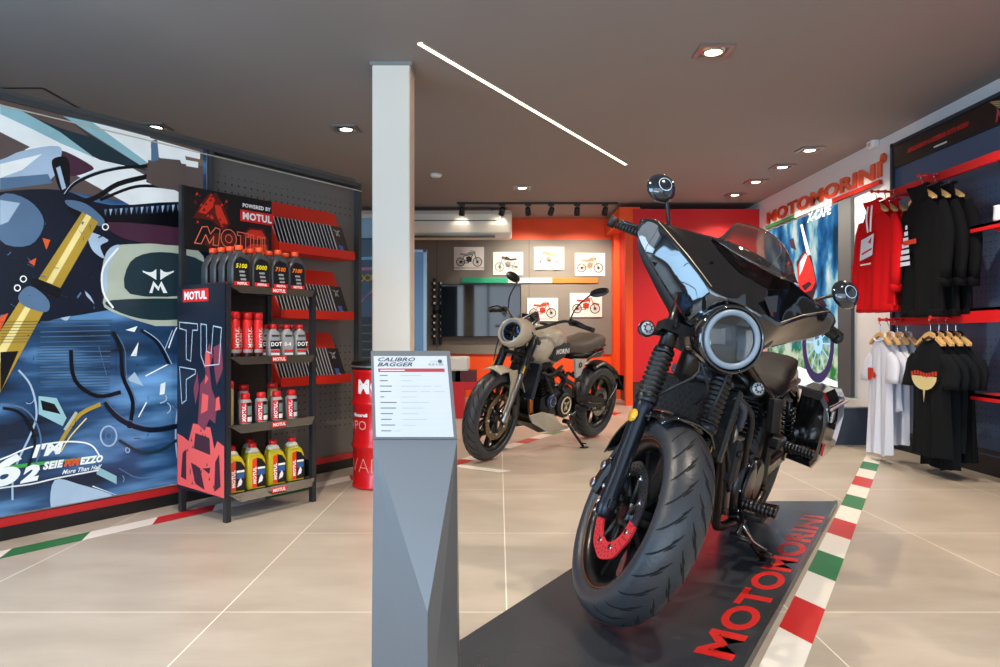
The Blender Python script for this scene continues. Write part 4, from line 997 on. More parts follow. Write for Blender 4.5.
def oil_bottle(word, m_word):
    t = empty('oil_bottle'); w, d, h = .104, .056, .20
    b = MB(); b.loft([rrect(w-.008, d-.008, .008, 0), rrect(w, d, .01, .006), rrect(w, d, .01, .105), rrect(w*.86, d, .012, .135, ox=.004), rrect(w*.5, d*.85, .012, .162, ox=.0), rrect(.032, .032, .0155, .168), rrect(.03, .03, .0148, .182)], sm=True); b.build('body', M_GREYB, t)
    b = MB(); b.lathe([(.017, .176), (.0195, .178), (.0195, .196), (.017, .2)], (0,0,0), (0,0,1), 16); b.build('cap', M_CAPO, t)
    b = MB(); b.mi = 0; b.poly([(x, -d/2-.0008, z) for x, z in ((-.043,.008),(.043,.008),(.043,.11),(.03,.132),(-.01,.145),(-.03,.13),(-.043,.11))]); b.mi = 1; b.text(word, (-.034, -d/2-.0008, .09), (1,0,0), (0,0,1), .02, depth=.0008, bold=.001, shear=.2)
    b.mi = 2
    for k in range(3): b.box((-.0+.004*k, -d/2-.0014, .072-.018*k), (.03, .0008, .009))
    b.mi = 3; b.box((0, -d/2-.001, .016), (.082, .001, .018)); b.mi = 4; b.text('MOTUL', (-.026, -d/2-.0015, .0105), (1,0,0), (0,0,1), .0105, depth=.0006, bold=.0008)
    b.build('label', [M_LBK, m_word, mat('label_grey', (150,150,150), .4), M_MOTR, M_LBW], t)
    return t
cols_ = [(.095, '5100', M_LY, 'yellow'), (.225, '5000', M_LY, 'yellow'), (.355, '7100', M_LO, 'orange'), (.475, '7100', M_LO, 'orange')]
od = ['front', 'second', 'third', 'rear']
cn = ['leftmost', 'second', 'third', 'rightmost']
for c, (x, wd, mw, cw_) in enumerate(cols_):
    pr = None
    for r in range(4):
        o = oil_bottle(wd, mw) if pr is None else dup(pr)
        if pr is None: pr = o
        place(o, x, .03+r*.08, 1.27, rad(-6)); o.scale = (1.1, 1.1, 1.14)
        tag(o, f'dark oil bottle, {cw_} lettering, {od[r]} one of the {cn[c]} column on the stand', 'oil bottle', 'oil bottles on top of the stand')
def spray(h=.25, r=.026, body=M_MOTR, cap=M_CAPR, lab=True, name='spray_can', white=True):
    t = empty(name)
    b = MB(); b.lathe([(r-.002, 0), (r, .003), (r, h*.8), (r*.85, h*.84), (r*.5, h*.87)], (0,0,0), (0,0,1), 18); b.build('body', body, t)
    b = MB(); b.lathe([(r*.8, h*.84), (r*1.05, h*.845), (r*1.05, h*.97), (r*.9, h)], (0,0,0), (0,0,1), 18); b.build('cap', cap, t)
    if lab:
        b = MB(); tb = MB(); tb.text('MOTUL', (0,0,0), (1,0,0), (0,1,0), r*.85, depth=0, bold=.0008)
        for q in tb.b.faces:
            vs_ = []
            for v in q.verts:
                k = (v.co.y-r*.43)/r - .2; zz = h*.2+v.co.x*1.05
                vs_.append(b.v((-(math.sin(k+.0))*(r+.0012)*1.0, -math.cos(k)*(r+.0012), zz)))
            b.mi = 0; b.f(vs_, False)
        tb.b.free()
        b.mi = 1; n = 8
        for z0_, z1_, mi in ((h*.1, h*.17, 1), (0.004, h*.09, 2)):
            b.mi = mi; A = [-1.4+2.8*i/n for i in range(n+1)]
            for i in range(n): b.poly([(math.sin(A[i])*(r+.0008), -math.cos(A[i])*(r+.0008), z0_), (math.sin(A[i+1])*(r+.0008), -math.cos(A[i+1])*(r+.0008), z0_), (math.sin(A[i+1])*(r+.0008), -math.cos(A[i+1])*(r+.0008), z1_), (math.sin(A[i])*(r+.0008), -math.cos(A[i])*(r+.0008), z1_)])
        b.build('label', [M_LBW, MATS['label_grey'], M_LBK], t, recalc=False)
    return t
pr = None
for r in range(2):
    for c, x in enumerate((.075, .155, .225)):
        o = spray() if pr is None else dup(pr); pr = pr or o
        place(o, x, .04+r*.07, .883, rad(-10))
        tag(o, f'tall red spray can, {["left", "middle", "right"][c]} one in the {["front", "rear"][r]} row of the upper shelf', 'spray can', 'red spray cans')
def fluid_bottle(h=.185, w=.075, word='DOT'):
    t = empty('fluid_bottle'); d = w*.62
    b = MB(); b.loft([rrect(w-.006, d-.006, .012, 0), rrect(w, d, .014, .006), rrect(w, d, .014, h*.55), rrect(w*.8, d*.9, .014, h*.74), rrect(w*.42, w*.42, .0145, h*.84), rrect(w*.4, w*.4, .014, h*.88)], sm=True); b.build('body', M_SILV, t)
    b = MB(); b.lathe([(w*.22, h*.86), (w*.26, h*.87), (w*.26, h*.98), (w*.22, h)], (0,0,0), (0,0,1), 14); b.build('cap', M_CAPR, t)
    b = MB(); b.mi = 0; b.box((0, -d/2-.0005, h*.36), (w*.84, .001, h*.26)); b.mi = 1; b.text(word, (-w*.38, -d/2-.001, h*.32), (1,0,0), (0,0,1), .022, depth=.0006, bold=.001)
    b.mi = 2; b.box((0, -d/2-.0007, h*.16), (w*.8, .001, .012)); b.mi = 1; b.box((0, -d/2-.0005, h*.07), (w*.7, .001, .01)); b.mi = 3; b.box((.0, -d/2*.93, h*.64), (w*.6, .004, .012))
    b.build('label', [M_LBK if word == 'DOT' else MATS['label_grey'], M_LBW, M_MOTR, M_GREYB], t); return t
for c, (x, w_) in enumerate(((.33, 'DOT'), (.425, '0-4'), (.52, 'DOT'))):
    pr = None
    for r in range(2):
        o = fluid_bottle(word=w_) if pr is None else dup(pr); pr = pr or o
        place(o, x, .04+r*.07, .883, rad(-8))
        tag(o, f'silver grey bottle with red cap, {["left", "middle", "right"][c]} one in the {["front", "rear"][r]} row of the upper shelf', 'bottle', 'silver fluid bottles')
def add_bottle(mb_):
    t = empty('additive_bottle'); r = .034; h = .17
    b = MB(); b.lathe([(r-.002, 0), (r, .003), (r, h*.72), (r*.86, h*.78), (r*.55, h*.83)], (0,0,0), (0,0,1), 18); b.build('body', mb_, t)
    b = MB(); b.lathe([(r*.6, h*.78), (r*.72, h*.8), (r*.72, h*.97), (r*.6, h)], (0,0,0), (0,0,1), 16); b.build('cap', M_CAPR, t)
    b = MB()
    def cyl_patch(a0, a1, z0_, z1_, mi, k=.0006, n=6):
        b.mi = mi
        for i in range(n):
            a, c = a0+(a1-a0)*i/n, a0+(a1-a0)*(i+1)/n
            b.poly([(math.sin(a)*(r+k), -math.cos(a)*(r+k), z0_), (math.sin(c)*(r+k), -math.cos(c)*(r+k), z0_), (math.sin(c)*(r+k), -math.cos(c)*(r+k), z1_), (math.sin(a)*(r+k), -math.cos(a)*(r+k), z1_)])
    cyl_patch(-1.3, -.35, .008, h*.7, 0); cyl_patch(-.35, 1.2, .008, h*.7, 1); cyl_patch(-.2, 1.0, .05, .1, 3, .0009); cyl_patch(-.2, 1.0, .014, .04, 2, .0009)
    tb = MB(); tb.text('MOTUL', (0,0,0), (1,0,0), (0,1,0), r*.55, depth=0, bold=.0008)
    b.mi = 2
    for q in tb.b.faces: b.f([b.v((-math.sin(v.co.y/r+.45)*(r+.0012), -math.cos(v.co.y/r+.45)*(r+.0012), .015+v.co.x)) for v in q.verts], False)
    tb.b.free()
    b.build('label', [M_MOTR, M_LBK, M_LBW, mat('label_teal', (110,140,140), .4)], t, recalc=False); return t
pr = None
for c, x in enumerate((.135, .24, .345, .45)):
    o = add_bottle(M_SILV) if pr is None else dup(pr); pr = pr or o
    place(o, x, .03, .513, rad(-4)); tag(o, f'small silver and red additive bottle, {cn[c]} of the four in front on the middle shelf', 'bottle', 'additive bottles in the front row')
o = spray(.24, .02, body=mat('can_beige', (160,140,100), .4), lab=False); place(o, .045, .04, .513); tag(o, 'slim beige can with red cap at the left end of the middle shelf', 'spray can')
for x, l in ((.2, 'left'), (.4, 'right')):
    o = spray(.21, .03, body=MATS['can_beige'] if l == 'right' else M_SILV, lab=False); place(o, x, .14, .513); tag(o, f'taller can with red cap, {l} one standing behind the additive bottles', 'spray can', 'taller cans behind the additives')
def jug():
    t = empty('oil_jug'); w, d, h = .115, .062, .255
    b = MB(); b.loft([rrect(w-.008, d-.008, .01, 0), rrect(w, d, .014, .006), rrect(w, d, .014, .15), rrect(w*.84, d, .014, .185, ox=-.008), rrect(w*.62, d*.9, .014, .205, ox=-.014)], sm=True); b.build('body', M_YEL, t)
    b = MB(); b.loft([rrect(w*.62, d*.9, .014, .205, ox=-.014), rrect(w*.5, d*.8, .014, .222, ox=-.014), rrect(.036, .036, .017, .23, ox=-.012), rrect(.034, .034, .016, .238, ox=-.012)], sm=True); b.build('neck', M_TRL, t)
    b = MB(); b.lathe([(.02, .23), (.0225, .232), (.0225, .25), (.019, .255)], (-.012, 0, 0), (0,0,1), 16); b.build('cap', M_CAPR, t)
    b = MB(); y = -d/2-.0006
    b.mi = 0; b.poly([(x, y, z) for x, z in ((-.03,.01),(-.002,.01),(-.002,.175),(-.03,.168))]); b.mi = 1; b.poly([(x, y, z) for x, z in ((-.002,.01),(.054,.01),(.054,.13),(.03,.165),(-.002,.175))])
    b.mi = 2; b.text('MOTUL', (-.007, y-.0002, .03), (0,0,1), (-1,0,0), .0185, depth=.0006, bold=.0012)
    b.box((.025, y-.0008, .115), (.045, .0008, .012)); b.mi = 3; b.box((.025, y-.0006, .09), (.045, .0008, .03)); b.mi = 2; b.poly([(x, y-.0016, z) for x, z in ((.005,.03),(.03,.04),(.035,.06),(.025,.08),(.012,.06))])
    b.build('label', [M_LO if False else mat('label_orange_red', (226,62,24), .4), M_LBK, M_LBW, M_LBL], t); return t
pr = None
for c, x in enumerate((.05, .185, .325, .46)):
    o = jug() if pr is None else dup(pr); pr = pr or o
    place(o, x+.02, .045, .143, rad(-6)); tag(o, f'yellow oil jug with red cap, {cn[c]} of four on the bottom shelf', 'oil jug', 'yellow oil jugs in front on the bottom shelf')
o = dup(pr); place(o, .3, .2, .143); tag(o, 'oil jug mostly hidden behind the four jugs on the bottom shelf', 'oil jug')
# ================= DRUM
dr = .19; t = empty('oil_drum', ((351-CX)*4.77/F+dr+.012, 4.77, 0))
M_DRUM = mat('drum_red', (206,20,24), .3, coat=.4)
prof = [(dr-.01, 0), (dr, .006), (dr, .02), (dr-.006, .03)]
for zc in (.28, .56): prof += [(dr-.006, zc-.03), (dr+.006, zc-.008), (dr+.006, zc+.008), (dr-.006, zc+.03)]
prof += [(dr-.006, .755), (dr, .765), (dr, .78), (dr-.01, .785)]
b = MB(); b.lathe(prof, (0,0,0), (0,0,1), 48); b.build('body', M_DRUM, t)
b = MB(); b.lathe([(dr+.002, .78), (dr+.006, .785), (dr+.006, .82), (dr-.004, .835), (dr-.02, .835), (dr-.024, .825), (0, .825)], (0,0,0), (0,0,1), 40); b.mi = 1; b.torus((0,0,.80), (0,0,1), dr+.006, .006, 40, 6); b.build('lid', [MATS['black_paint'], MATS['spot_frame']], t)
b = MB()
def drum_text(body, a0, z, h, mi, bold=.002):
    tb = MB(); tb.text(body, (0,0,0), (1,0,0), (0,1,0), h, depth=0, bold=bold)
    bmesh.ops.subdivide_edges(tb.b, edges=[e for e in tb.b.edges if e.calc_length() > .03], cuts=2)
    b.mi = mi; r = dr+.0015
    for q in tb.b.faces: b.f([b.v((math.sin(a0+v.co.x/r)*r, -math.cos(a0+v.co.x/r)*r, z+v.co.y)) for v in q.verts], False)
    tb.b.free()
drum_text('MOTUL', -.72, .63, .085, 0, .005); drum_text('Motoroil', -.95, .475, .022, 0, .0015); drum_text('VPO', -1.2, .39, .06, 1, -.0); drum_text('VAD', -1.15, .11, .10, 1, -.004);
b.build('lettering', [M_LBW, mat('drum_thin_letters', (232,150,140), .4)], t, recalc=False)
tag(t, 'red oil drum with white lettering and black lid beside the info stand', 'drum')
# ================= FLOOR TAPES, PLATFORM, INFO STAND
M_TR = mat('tape_red', (196,30,28), .35); M_TW = mat('tape_white', (232,228,220), .35); M_TG = mat('tape_green', (20,116,66), .35)
def tape(a, c, half, bounds, cols, slant, label, z=.0012):
    """flat strip from a to c; bounds = distances of colour changes"""
    a = Vector((*a, z)); c = Vector((*c, z)); d = (c-a).normalized(); nn = Vector((-d.y, d.x, 0)); b = MB()
    for i in range(len(bounds)-1):
        s0, s1 = bounds[i], bounds[i+1]; b.mi = cols[i % len(cols)]
        def pt(s, k): return a+d*(s+slant*k)+nn*half*k
        sl = slant
        b.prism([a+d*(s0-sl)-nn*half, a+d*(s1-sl)-nn*half, a+d*(s1+sl)+nn*half, a+d*(s0+sl)+nn*half], (0,0,.001))
    o = b.build('floor_tape', [M_TR, M_TW, M_TG]); tag(o, label, 'floor tape'); return o
# right strip along the platform
d_ = Vector((.516, .857)); c0 = Vector((.785, 2.145))+Vector((.857, -.516))*.0585
def along(k): return (c0.x+d_.x*k, c0.y+d_.y*k)
s_red = (2.373-2.145)/.857+.03; seg = .2935/.857
bd = [s_red+seg*k for k in range(-5, 13)]; pat = [0, 1, 2, 1]
cols = [pat[(k) % 4] for k in range(-5, 12)]
tape(along(0), along(5), .0585, bd, cols, .045, 'red, white and green striped floor tape running along the platform edge')
# left strip along the partition
e_ = Vector((.573, .8195)); a0 = Vector((-2.277, 3.239)); seg2 = .29/.8195
s0 = (3.213-3.178)/.8195-.02
bd = [s0+seg2*k for k in range(-4, 10)]; cols = [[2, 1, 0, 1][k % 4] for k in range(-4, 9)]
tape((a0.x, a0.y), (a0.x+e_.x, a0.y+e_.y), .062, bd, cols, .05, 'red, white and green striped floor tape running in front of the left partition')
a1 = Vector((.267, 6.76)); f_ = Vector((.457, .889)); sg = .33
bd = [-.16+sg*k for k in range(-4, 10)]; cols = [[0, 1, 2, 1][k % 4] for k in range(-4, 9)]
tape((a1.x, a1.y), (a1.x+f_.x, a1.y+f_.y), .06, bd, cols, .0, 'red, white and green striped floor tape under the grey motorcycle')
p, q = FL(440, 463.5), FL(505, 472)
tape((p.x, p.y), (q.x, q.y), .05, [0, (q-p).length], [1], .02, 'short white piece of floor tape beside the grey motorcycle front wheel')
# platform
t = empty('bike_platform', (1.0, 3.0, 0)); H_ = .03
pts = [(.665-1, 1.99-3), (.665+.607*2.18-1, 4.17-3), (1.035-1, 4.17-3), (.0-.607*.48-1, 1.99-3)]
b = MB(); b.prism([(x, y, .002) for x, y in pts], (0,0,H_-.002)); b.build('deck', mat('deck_charcoal', (56,59,64), .24, noise=(3,.25)), t)
a = Vector((*pts[0], 0)); c = Vector((*pts[1], 0)); d = (c-a).normalized(); nn = Vector((-d.y, d.x, 0))
b = MB(); b.prism([a+nn*.0+Vector((0,0,.0308)), c+Vector((0,0,.0308)), c+nn*.016+Vector((0,0,.0308)), a+nn*.016+Vector((0,0,.0308))], (0,0,.002)); b.build('edge_trim', mat('trim_metal', (110,112,114), .22, metal=.8), t)
ty = Vector((.516, .857, 0)); tu = -nn
# lettering: baseline along the right edge, read from the right; runs away from the camera
b = MB(); o_ = Vector((FL(730, 661, H_).x-1, FL(730, 661, H_).y-3, H_)); e_ = FL(826, 517, H_); e_ = Vector((e_.x-1, e_.y-3, H_))
u = (e_-o_); L_ = u.length; u.normalize(); w = Vector((0,0,1)).cross(u)
b.text('MOTOMORINI', o_+Vector((0,0,.0)), u, w, .108, depth=.0008, bold=.0055); 
ks = [(v.co-o_).dot(u) for v in b.b.verts]; k0, k1 = min(ks), max(ks)
for v in b.b.verts: k = (v.co-o_).dot(u); v.co += u*((k-k0)*L_/(k1-k0)-k)
b.build('lettering', mat('deck_red', (208,34,30), .4), t)
tag(t, 'low charcoal display platform with large red MOTOMORINI letters under the black motorcycle', 'platform')
# info stand
t = empty('info_stand', ((414-CX)*1.82/F, 1.82, 0))
M_IL = mat('stand_grey', (98,98,99), .33, metal=.2)
def W(px, py, y): p = P(px, py, y); return Vector((p.x-t.location.x, p.y-1.82, p.z))
def Wf(px, y, z): return Vector(((px-CX)*y/F-t.location.x, y-1.82, z))
yt = 1.79; yr = 1.71; yb = 1.93; zt_ = W(0, 440, yt).z; za = W(0, 613, yr).z
TL = W(373.5, 440, yt); TR = W(457, 440, yt); AP = W(427.5, 613, yr); BL = Wf(371, 1.82, 0); BR = Wf(457.5, 1.82, 0); RB = Vector((AP.x, AP.y, 0))
bw = Vector((0, .11, 0)); yT = 1.93
UL = W(371.5, 352, yT); UR = W(449.5, 352, yT)
b = MB(); b.poly([TL, TR, AP]); b.poly([TL, AP, RB, BL]); b.poly([TR, BR, RB, AP])
BL2, BR2 = BL+bw*1.2, BR+bw*1.2; UL2, UR2 = UL+Vector((.004,.012,-.004)), UR+Vector((-.004,.012,-.004))
b.poly([TL, BL, BL2, UL2]); b.poly([TR, UR2, BR2, BR]); b.poly([UL2, BL2, BR2, UR2]); b.poly([BL, RB, BR, BR2, BL2])
bmesh.ops.remove_doubles(b.b, verts=b.b.verts, dist=.0005)
b.build('column_body', M_IL, t)
b = MB(); n_ = (UR-UL).cross(TL-UL).normalized(); n_ = -n_ if n_.y > 0 else n_
off = n_*.006
b.prism([TL-Vector((.001,0,0)), TR+Vector((.001,0,0)), UR+Vector((.001,0,0)), UL-Vector((.001,0,0))], off); b.build('top_plate', mat('plate_grey', (112,114,116), .35, metal=.3), t)
def BD(u, v, k=0):
    a = TL.lerp(TR, u); c = UL.lerp(UR, u); return a.lerp(c, v)+off+n_*(.0008+.0003*k)
b = MB(); b.poly([BD(.035,.0+.02), BD(.965,.02), BD(.96,.935), BD(.03,.935)]); b.build('paper', mat('paper_white', (182,187,194), .4), t)
b = MB(); b.mi = 0
b.poly([BD(.085,.745,1), BD(.92,.745,1), BD(.92,.785,1), BD(.085,.785,1)])
uu = (BD(1,.5)-BD(0,.5)).normalized(); ww = (BD(.5,1)-BD(.5,0)).normalized()
b.mi = 1
b.text('CALIBRO', BD(.07,.872,1), uu, ww, .0115, depth=.0002, bold=.0004, shear=.35, sx=1.45); b.text('BAGGER', BD(.07,.812,1), uu, ww, .0115, depth=.0002, bold=.0004, shear=.35, sx=1.45)
b.mi = 2
def dash(u0, u1, v, h, k=1): b.poly([BD(u0, v, k), BD(u1, v, k), BD(u1, v+h, k), BD(u0, v+h, k)])
for u0, u1 in ((.72,.755),(.765,.80),(.815,.835),(.85,.91)): dash(u0, u1, .82, .026)
b.mi = 3; dash(.11, .42, .76, .008, 2)
b.mi = 1
for r, (w1, segs) in enumerate(((.10, ((.36,.62),)), (.10, ((.36,.5),)), (.15, ((.36,.6),(.62,.74),(.78,.86))), (.14, ((.36,.56),(.6,.72),(.76,.9))), (.05, ((.36,.55),)), (.2, ((.36,.7),)), (.19, ((.36,.62),)), (.15, ((.36,.56),)), (.13, ((.36,.66),)), (.17, ((.36,.52),)), (.12, ((.26,.33),)))):
    v = .70-r*.062; b.mi = 1; dash(.10, .10+w1, v, .009); b.mi = 2
    for a_, c_ in segs: dash(a_, c_, v+.001, .005)
    b.mi = 4; dash(.085, .93, v-.022, .0025)
b.mi = 1; cc = BD(.87, .87, 1)
b.poly([cc+uu*.006*math.cos(a)+ww*.006*math.sin(a) for a in [2*math.pi*i/14 for i in range(14)]])
b.mi = 2; dash(.74, .84, .868, .007)
b.build('print', [mat('bar_red', (158,56,62), .4), mat('ink_dark_grey', (74,74,78), .4), mat('ink_mid_grey', (150,152,156), .4), M_LBW, mat('ink_pale', (190,194,200), .4)], t)
tag(t, 'tall faceted grey info stand with white specification sheet in front of the column', 'info stand')
# ================= MOTORCYCLES
M_TYRE = mat('tyre_rubber', (44,47,52), .42, bump=(90, .12)); M_GROOVE = mat('tyre_groove', (6,6,7), .9)
M_GBLK = mat('gloss_black', (7,8,10), .06, coat=1, spec=.6); M_SBLK = mat('satin_black', (9,10,12), .3); M_MBLK = mat('matte_black', (13,14,16), .55)
M_STEEL = mat('brushed_steel', (160,160,162), .28, metal=1); M_DSTEEL = mat('dark_steel', (52,54,58), .3, metal=.9); M_RUBB = mat('black_rubber', (8,8,9), .5)
M_GOLD = mat('gold_metal', (190,150,60), .3, metal=.9); M_COPPER = mat('copper_pipe', (170,110,70), .28, metal=1)
M_LENS = mat('headlamp_lens', (255,255,255), .02, trans=1); M_LRING = mat('light_ring', (128,142,156), .35); M_REFL = mat('lamp_reflector', (84,88,94), .12, metal=1, noise=(30,.5)); M_SMOKE = mat('smoked_screen', (150,132,124), .03, trans=.95)
M_INDL = mat('indicator_lens', (150,154,160), .15, coat=.5); M_REDL = mat('red_reflector', (190,20,20), .2, coat=.6); M_YREF = mat('yellow_reflector', (214,160,20), .25, coat=.6)
M_DISCR = mat('disc_red_reflection', (206,52,58), .35, metal=.2)  # reflection of the red deck letters, painted onto the lower disc sector
def wheel(parent, name, C, R, Rr, Wt, X, disc_sides=(1,), disc_r=.155, spokes=5, rimm=None, tread=True, pin=None, label=None, red_low=False, discm=None):
    """wheel in the plane y=0 of frame X around centre C; parts: rim (this object) > tyre, brake discs, hub"""
    C = Vector(C); rimm = rimm or M_SBLK
    b = MB(); b.X = X; w = Wt*.78
    prof = [(Rr-.022, -w*.25), (Rr-.02, -w*.75), (Rr-.006, -w*.95), (Rr+.012, -w), (Rr+.012, -w*.93), (Rr-.004, -w*.8), (Rr-.012, -w*.3), (Rr-.012, w*.3), (Rr-.004, w*.8), (Rr+.012, w*.93), (Rr+.012, w), (Rr-.006, w*.95), (Rr-.02, w*.75), (Rr-.022, w*.25)]
    b.lathe(prof+[prof[0]], C, (0,1,0), 56, False)
    for i in range(spokes):
        a = 2*math.pi*(i+.25)/spokes
        for da in (-.13, .13):
            a1 = a+da*2.0; p0 = C+Vector((math.cos(a+da)*.045, 0, math.sin(a+da)*.045)); p1 = C+Vector((math.cos(a1)*(Rr-.018), 0, math.sin(a1)*(Rr-.018)))
            d = (p1-p0).normalized(); s_ = Vector((-d.z, 0, d.x))
            for sg in (1,):
                R_ = []
                for k, (hw, th) in ((0, (.012, .022)), (.5, (.008, .012)), (1, (.013, .018))):
                    p = p0.lerp(p1, k); R_.append([p+s_*hw+Vector((0,th,0)), p-s_*hw+Vector((0,th,0)), p-s_*hw-Vector((0,th,0)), p+s_*hw-Vector((0,th,0))])
                b.loft(R_, sm=False)
    if pin:
        b.mi = 1
        for sg in (-1, 1): b.torus(C+Vector((0, sg*w*.99, 0)), (0,1,0), Rr+.004, .0022, 56, 5)
    rim = b.build(name, [rimm, pin or rimm], parent, label=label)
    b = MB(); b.X = X; b.lathe([(.02, -w*.9), (.045, -w*.88), (.05, -w*.4), (.05, w*.4), (.045, w*.88), (.02, w*.9)], C, (0,1,0), 24)
    b.build('hub', M_DSTEEL, rim)
    # tyre
    b = MB(); b.X = X; r0 = R-.055; H = .055
    def prof_t(t): return (r0+H*math.cos(t), Wt*math.sin(t)*(1-.0*t))
    ts = [rad(-112+224*i/16) for i in range(17)]
    pr = [(Rr+.006, -w*.93)]+[prof_t(t) for t in ts]+[(Rr+.006, w*.93)]
    pr = [(max(r, Rr+.006), y) for r, y in pr]
    b.lathe(pr, C, (0,1,0), 72, False)
    if tread:
        b.mi = 1
        def sp(an, t): r, y = prof_t(t); n = Vector((math.cos(t)*math.cos(an), math.sin(t), math.cos(t)*math.sin(an))); return C+Vector((r*math.cos(an), y, r*math.sin(an)))+n*.0007
        def groove(path, hw):
            L_ = []; Rr_ = []
            for i, (an, t) in enumerate(path):
                a0 = path[max(i-1, 0)]; a1 = path[min(i+1, len(path)-1)]
                da, dt = (a1[0]-a0[0])*R, (a1[1]-a0[1])*.075; n = math.hypot(da, dt) or 1; na, ntt = -dt/n*hw/R, da/n*hw/.075
                k = .3 if i in (0, len(path)-1) else 1
                L_.append(b.v(sp(an+na*k, t+ntt*k))); Rr_.append(b.v(sp(an-na*k, t-ntt*k)))
            for i in range(len(path)-1): b.f([L_[i], L_[i+1], Rr_[i+1], Rr_[i]], False)
        N = 26
        for i in range(N):
            a = 2*math.pi*i/N
            for sg in (-1, 1):
                o = 0 if sg > 0 else math.pi/N
                groove([(a+o+.30-.30*k/7-.05*math.sin(k/7*3), sg*rad(4+62*k/7)) for k in range(8)], .0026)
                groove([(a+o+.20-.05*k, sg*rad(12+9*k)) for k in range(3)], .003); groove([(a+o+.02-.03*k, sg*rad(8+7*k)) for k in range(3)], .0026); groove([(a+o+.10-.04*k, sg*rad(34+9*k)) for k in range(3)], .0022)
    b.build('tyre', [M_TYRE, M_GROOVE], rim, recalc=False)
    for sg in disc_sides:
        b = MB(); b.X = X; y = sg*(w*.92+.008); ri = disc_r-.045; n = 48
        def ring(r1, r0_, a0, a1, y_, th, mi, n_):
            b.mi = mi; R_ = []
            for i in range(n_+1):
                a = a0+(a1-a0)*i/n_; c, s_ = math.cos(a), math.sin(a)
                wv = 1+.012*math.sin(a*10)
                R_.append([C+Vector((r1*wv*c, y_-th, r1*wv*s_)), C+Vector((r1*wv*c, y_+th, r1*wv*s_)), C+Vector((r0_*c, y_+th, r0_*s_)), C+Vector((r0_*c, y_-th, r0_*s_))])
            b.loft(R_, n_ < n, n_ < n, False)
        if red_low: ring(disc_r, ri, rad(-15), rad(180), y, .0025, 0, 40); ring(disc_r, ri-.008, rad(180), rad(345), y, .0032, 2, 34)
        else: ring(disc_r, ri, 0, 2*math.pi, y, .0025, 0, n)
        b.mi = 1
        for i in range(36):
            a = 2*math.pi*i/36
            for k in range(3):
                r = ri+.010+k*.0125; aa = a+k*.045; p = C+Vector((r*math.cos(aa), y, r*math.sin(aa)))
                for s2 in (-1, 1): b.lathe([(.0036, 0), (.0034, s2*.0006)], p+Vector((0, s2*.0033, 0)), (0, s2, 0), 6)
        b.mi = 1
        for i in range(8):
            a = 2*math.pi*i/8; p0 = C+Vector((.045*math.cos(a), sg*w*.8, .045*math.sin(a))); p1 = C+Vector(((ri+.008)*math.cos(a+.25), y, (ri+.008)*math.sin(a+.25)))
            b.tube([p0, p0.lerp(p1, .55), p1], [.009, .007, .006], 6); b.mi = 3; b.cyl(p1-Vector((0,.006,0)), p1+Vector((0,.006,0)), .009, n=10); b.mi = 1
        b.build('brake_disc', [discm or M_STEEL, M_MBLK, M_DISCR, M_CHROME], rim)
    return rim
def steer_matrix(rake, st, trail_x, ax_z):
    """maps fork coordinates (forward, left, up the steering axis) to bike coordinates"""
    k = Vector((-math.sin(rad(rake)), 0, math.cos(rad(rake)))); f = Vector((math.cos(rad(rake)), 0, math.sin(rad(rake)))); y = Vector((0,1,0))
    A = Matrix(((f.x, y.x, k.x, 0), (f.y, y.y, k.y, 0), (f.z, y.z, k.z, ax_z), (0,0,0,1)))
    T = Matrix.Translation((trail_x, 0, 0))
    return T @ Matrix.Rotation(rad(st), 4, k) @ T.inverted() @ A
def bike_root(name, loc, yaw, lean, scale):
    R = RZ(rad(yaw-90)) @ RX(rad(-lean)); return empty(name, loc, R, scale)
def hexmesh(b, T, w, h, cell, lw):
    r = cell/math.sqrt(3); ny = int(h/(1.5*r))+1; nx = int(w/cell)+1
    for j in range(ny):
        for i in range(nx):
            cx_ = -w/2+i*cell+(cell/2 if j % 2 else 0); cy_ = -h/2+j*1.5*r
            if abs(cx_) > w/2-cell*.3 or abs(cy_) > h/2-r*.4: continue
            for s_ in range(3):
                a0, a1 = rad(30+60*s_), rad(90+60*s_); p = Vector((cx_+r*math.cos(a0), cy_+r*math.sin(a0))); q = Vector((cx_+r*math.cos(a1), cy_+r*math.sin(a1))); d = (q-p).normalized(); n = Vector((-d.y, d.x))*lw/2
                b.poly([T(*(p+n)), T(*(q+n)), T(*(q-n)), T(*(p-n))])
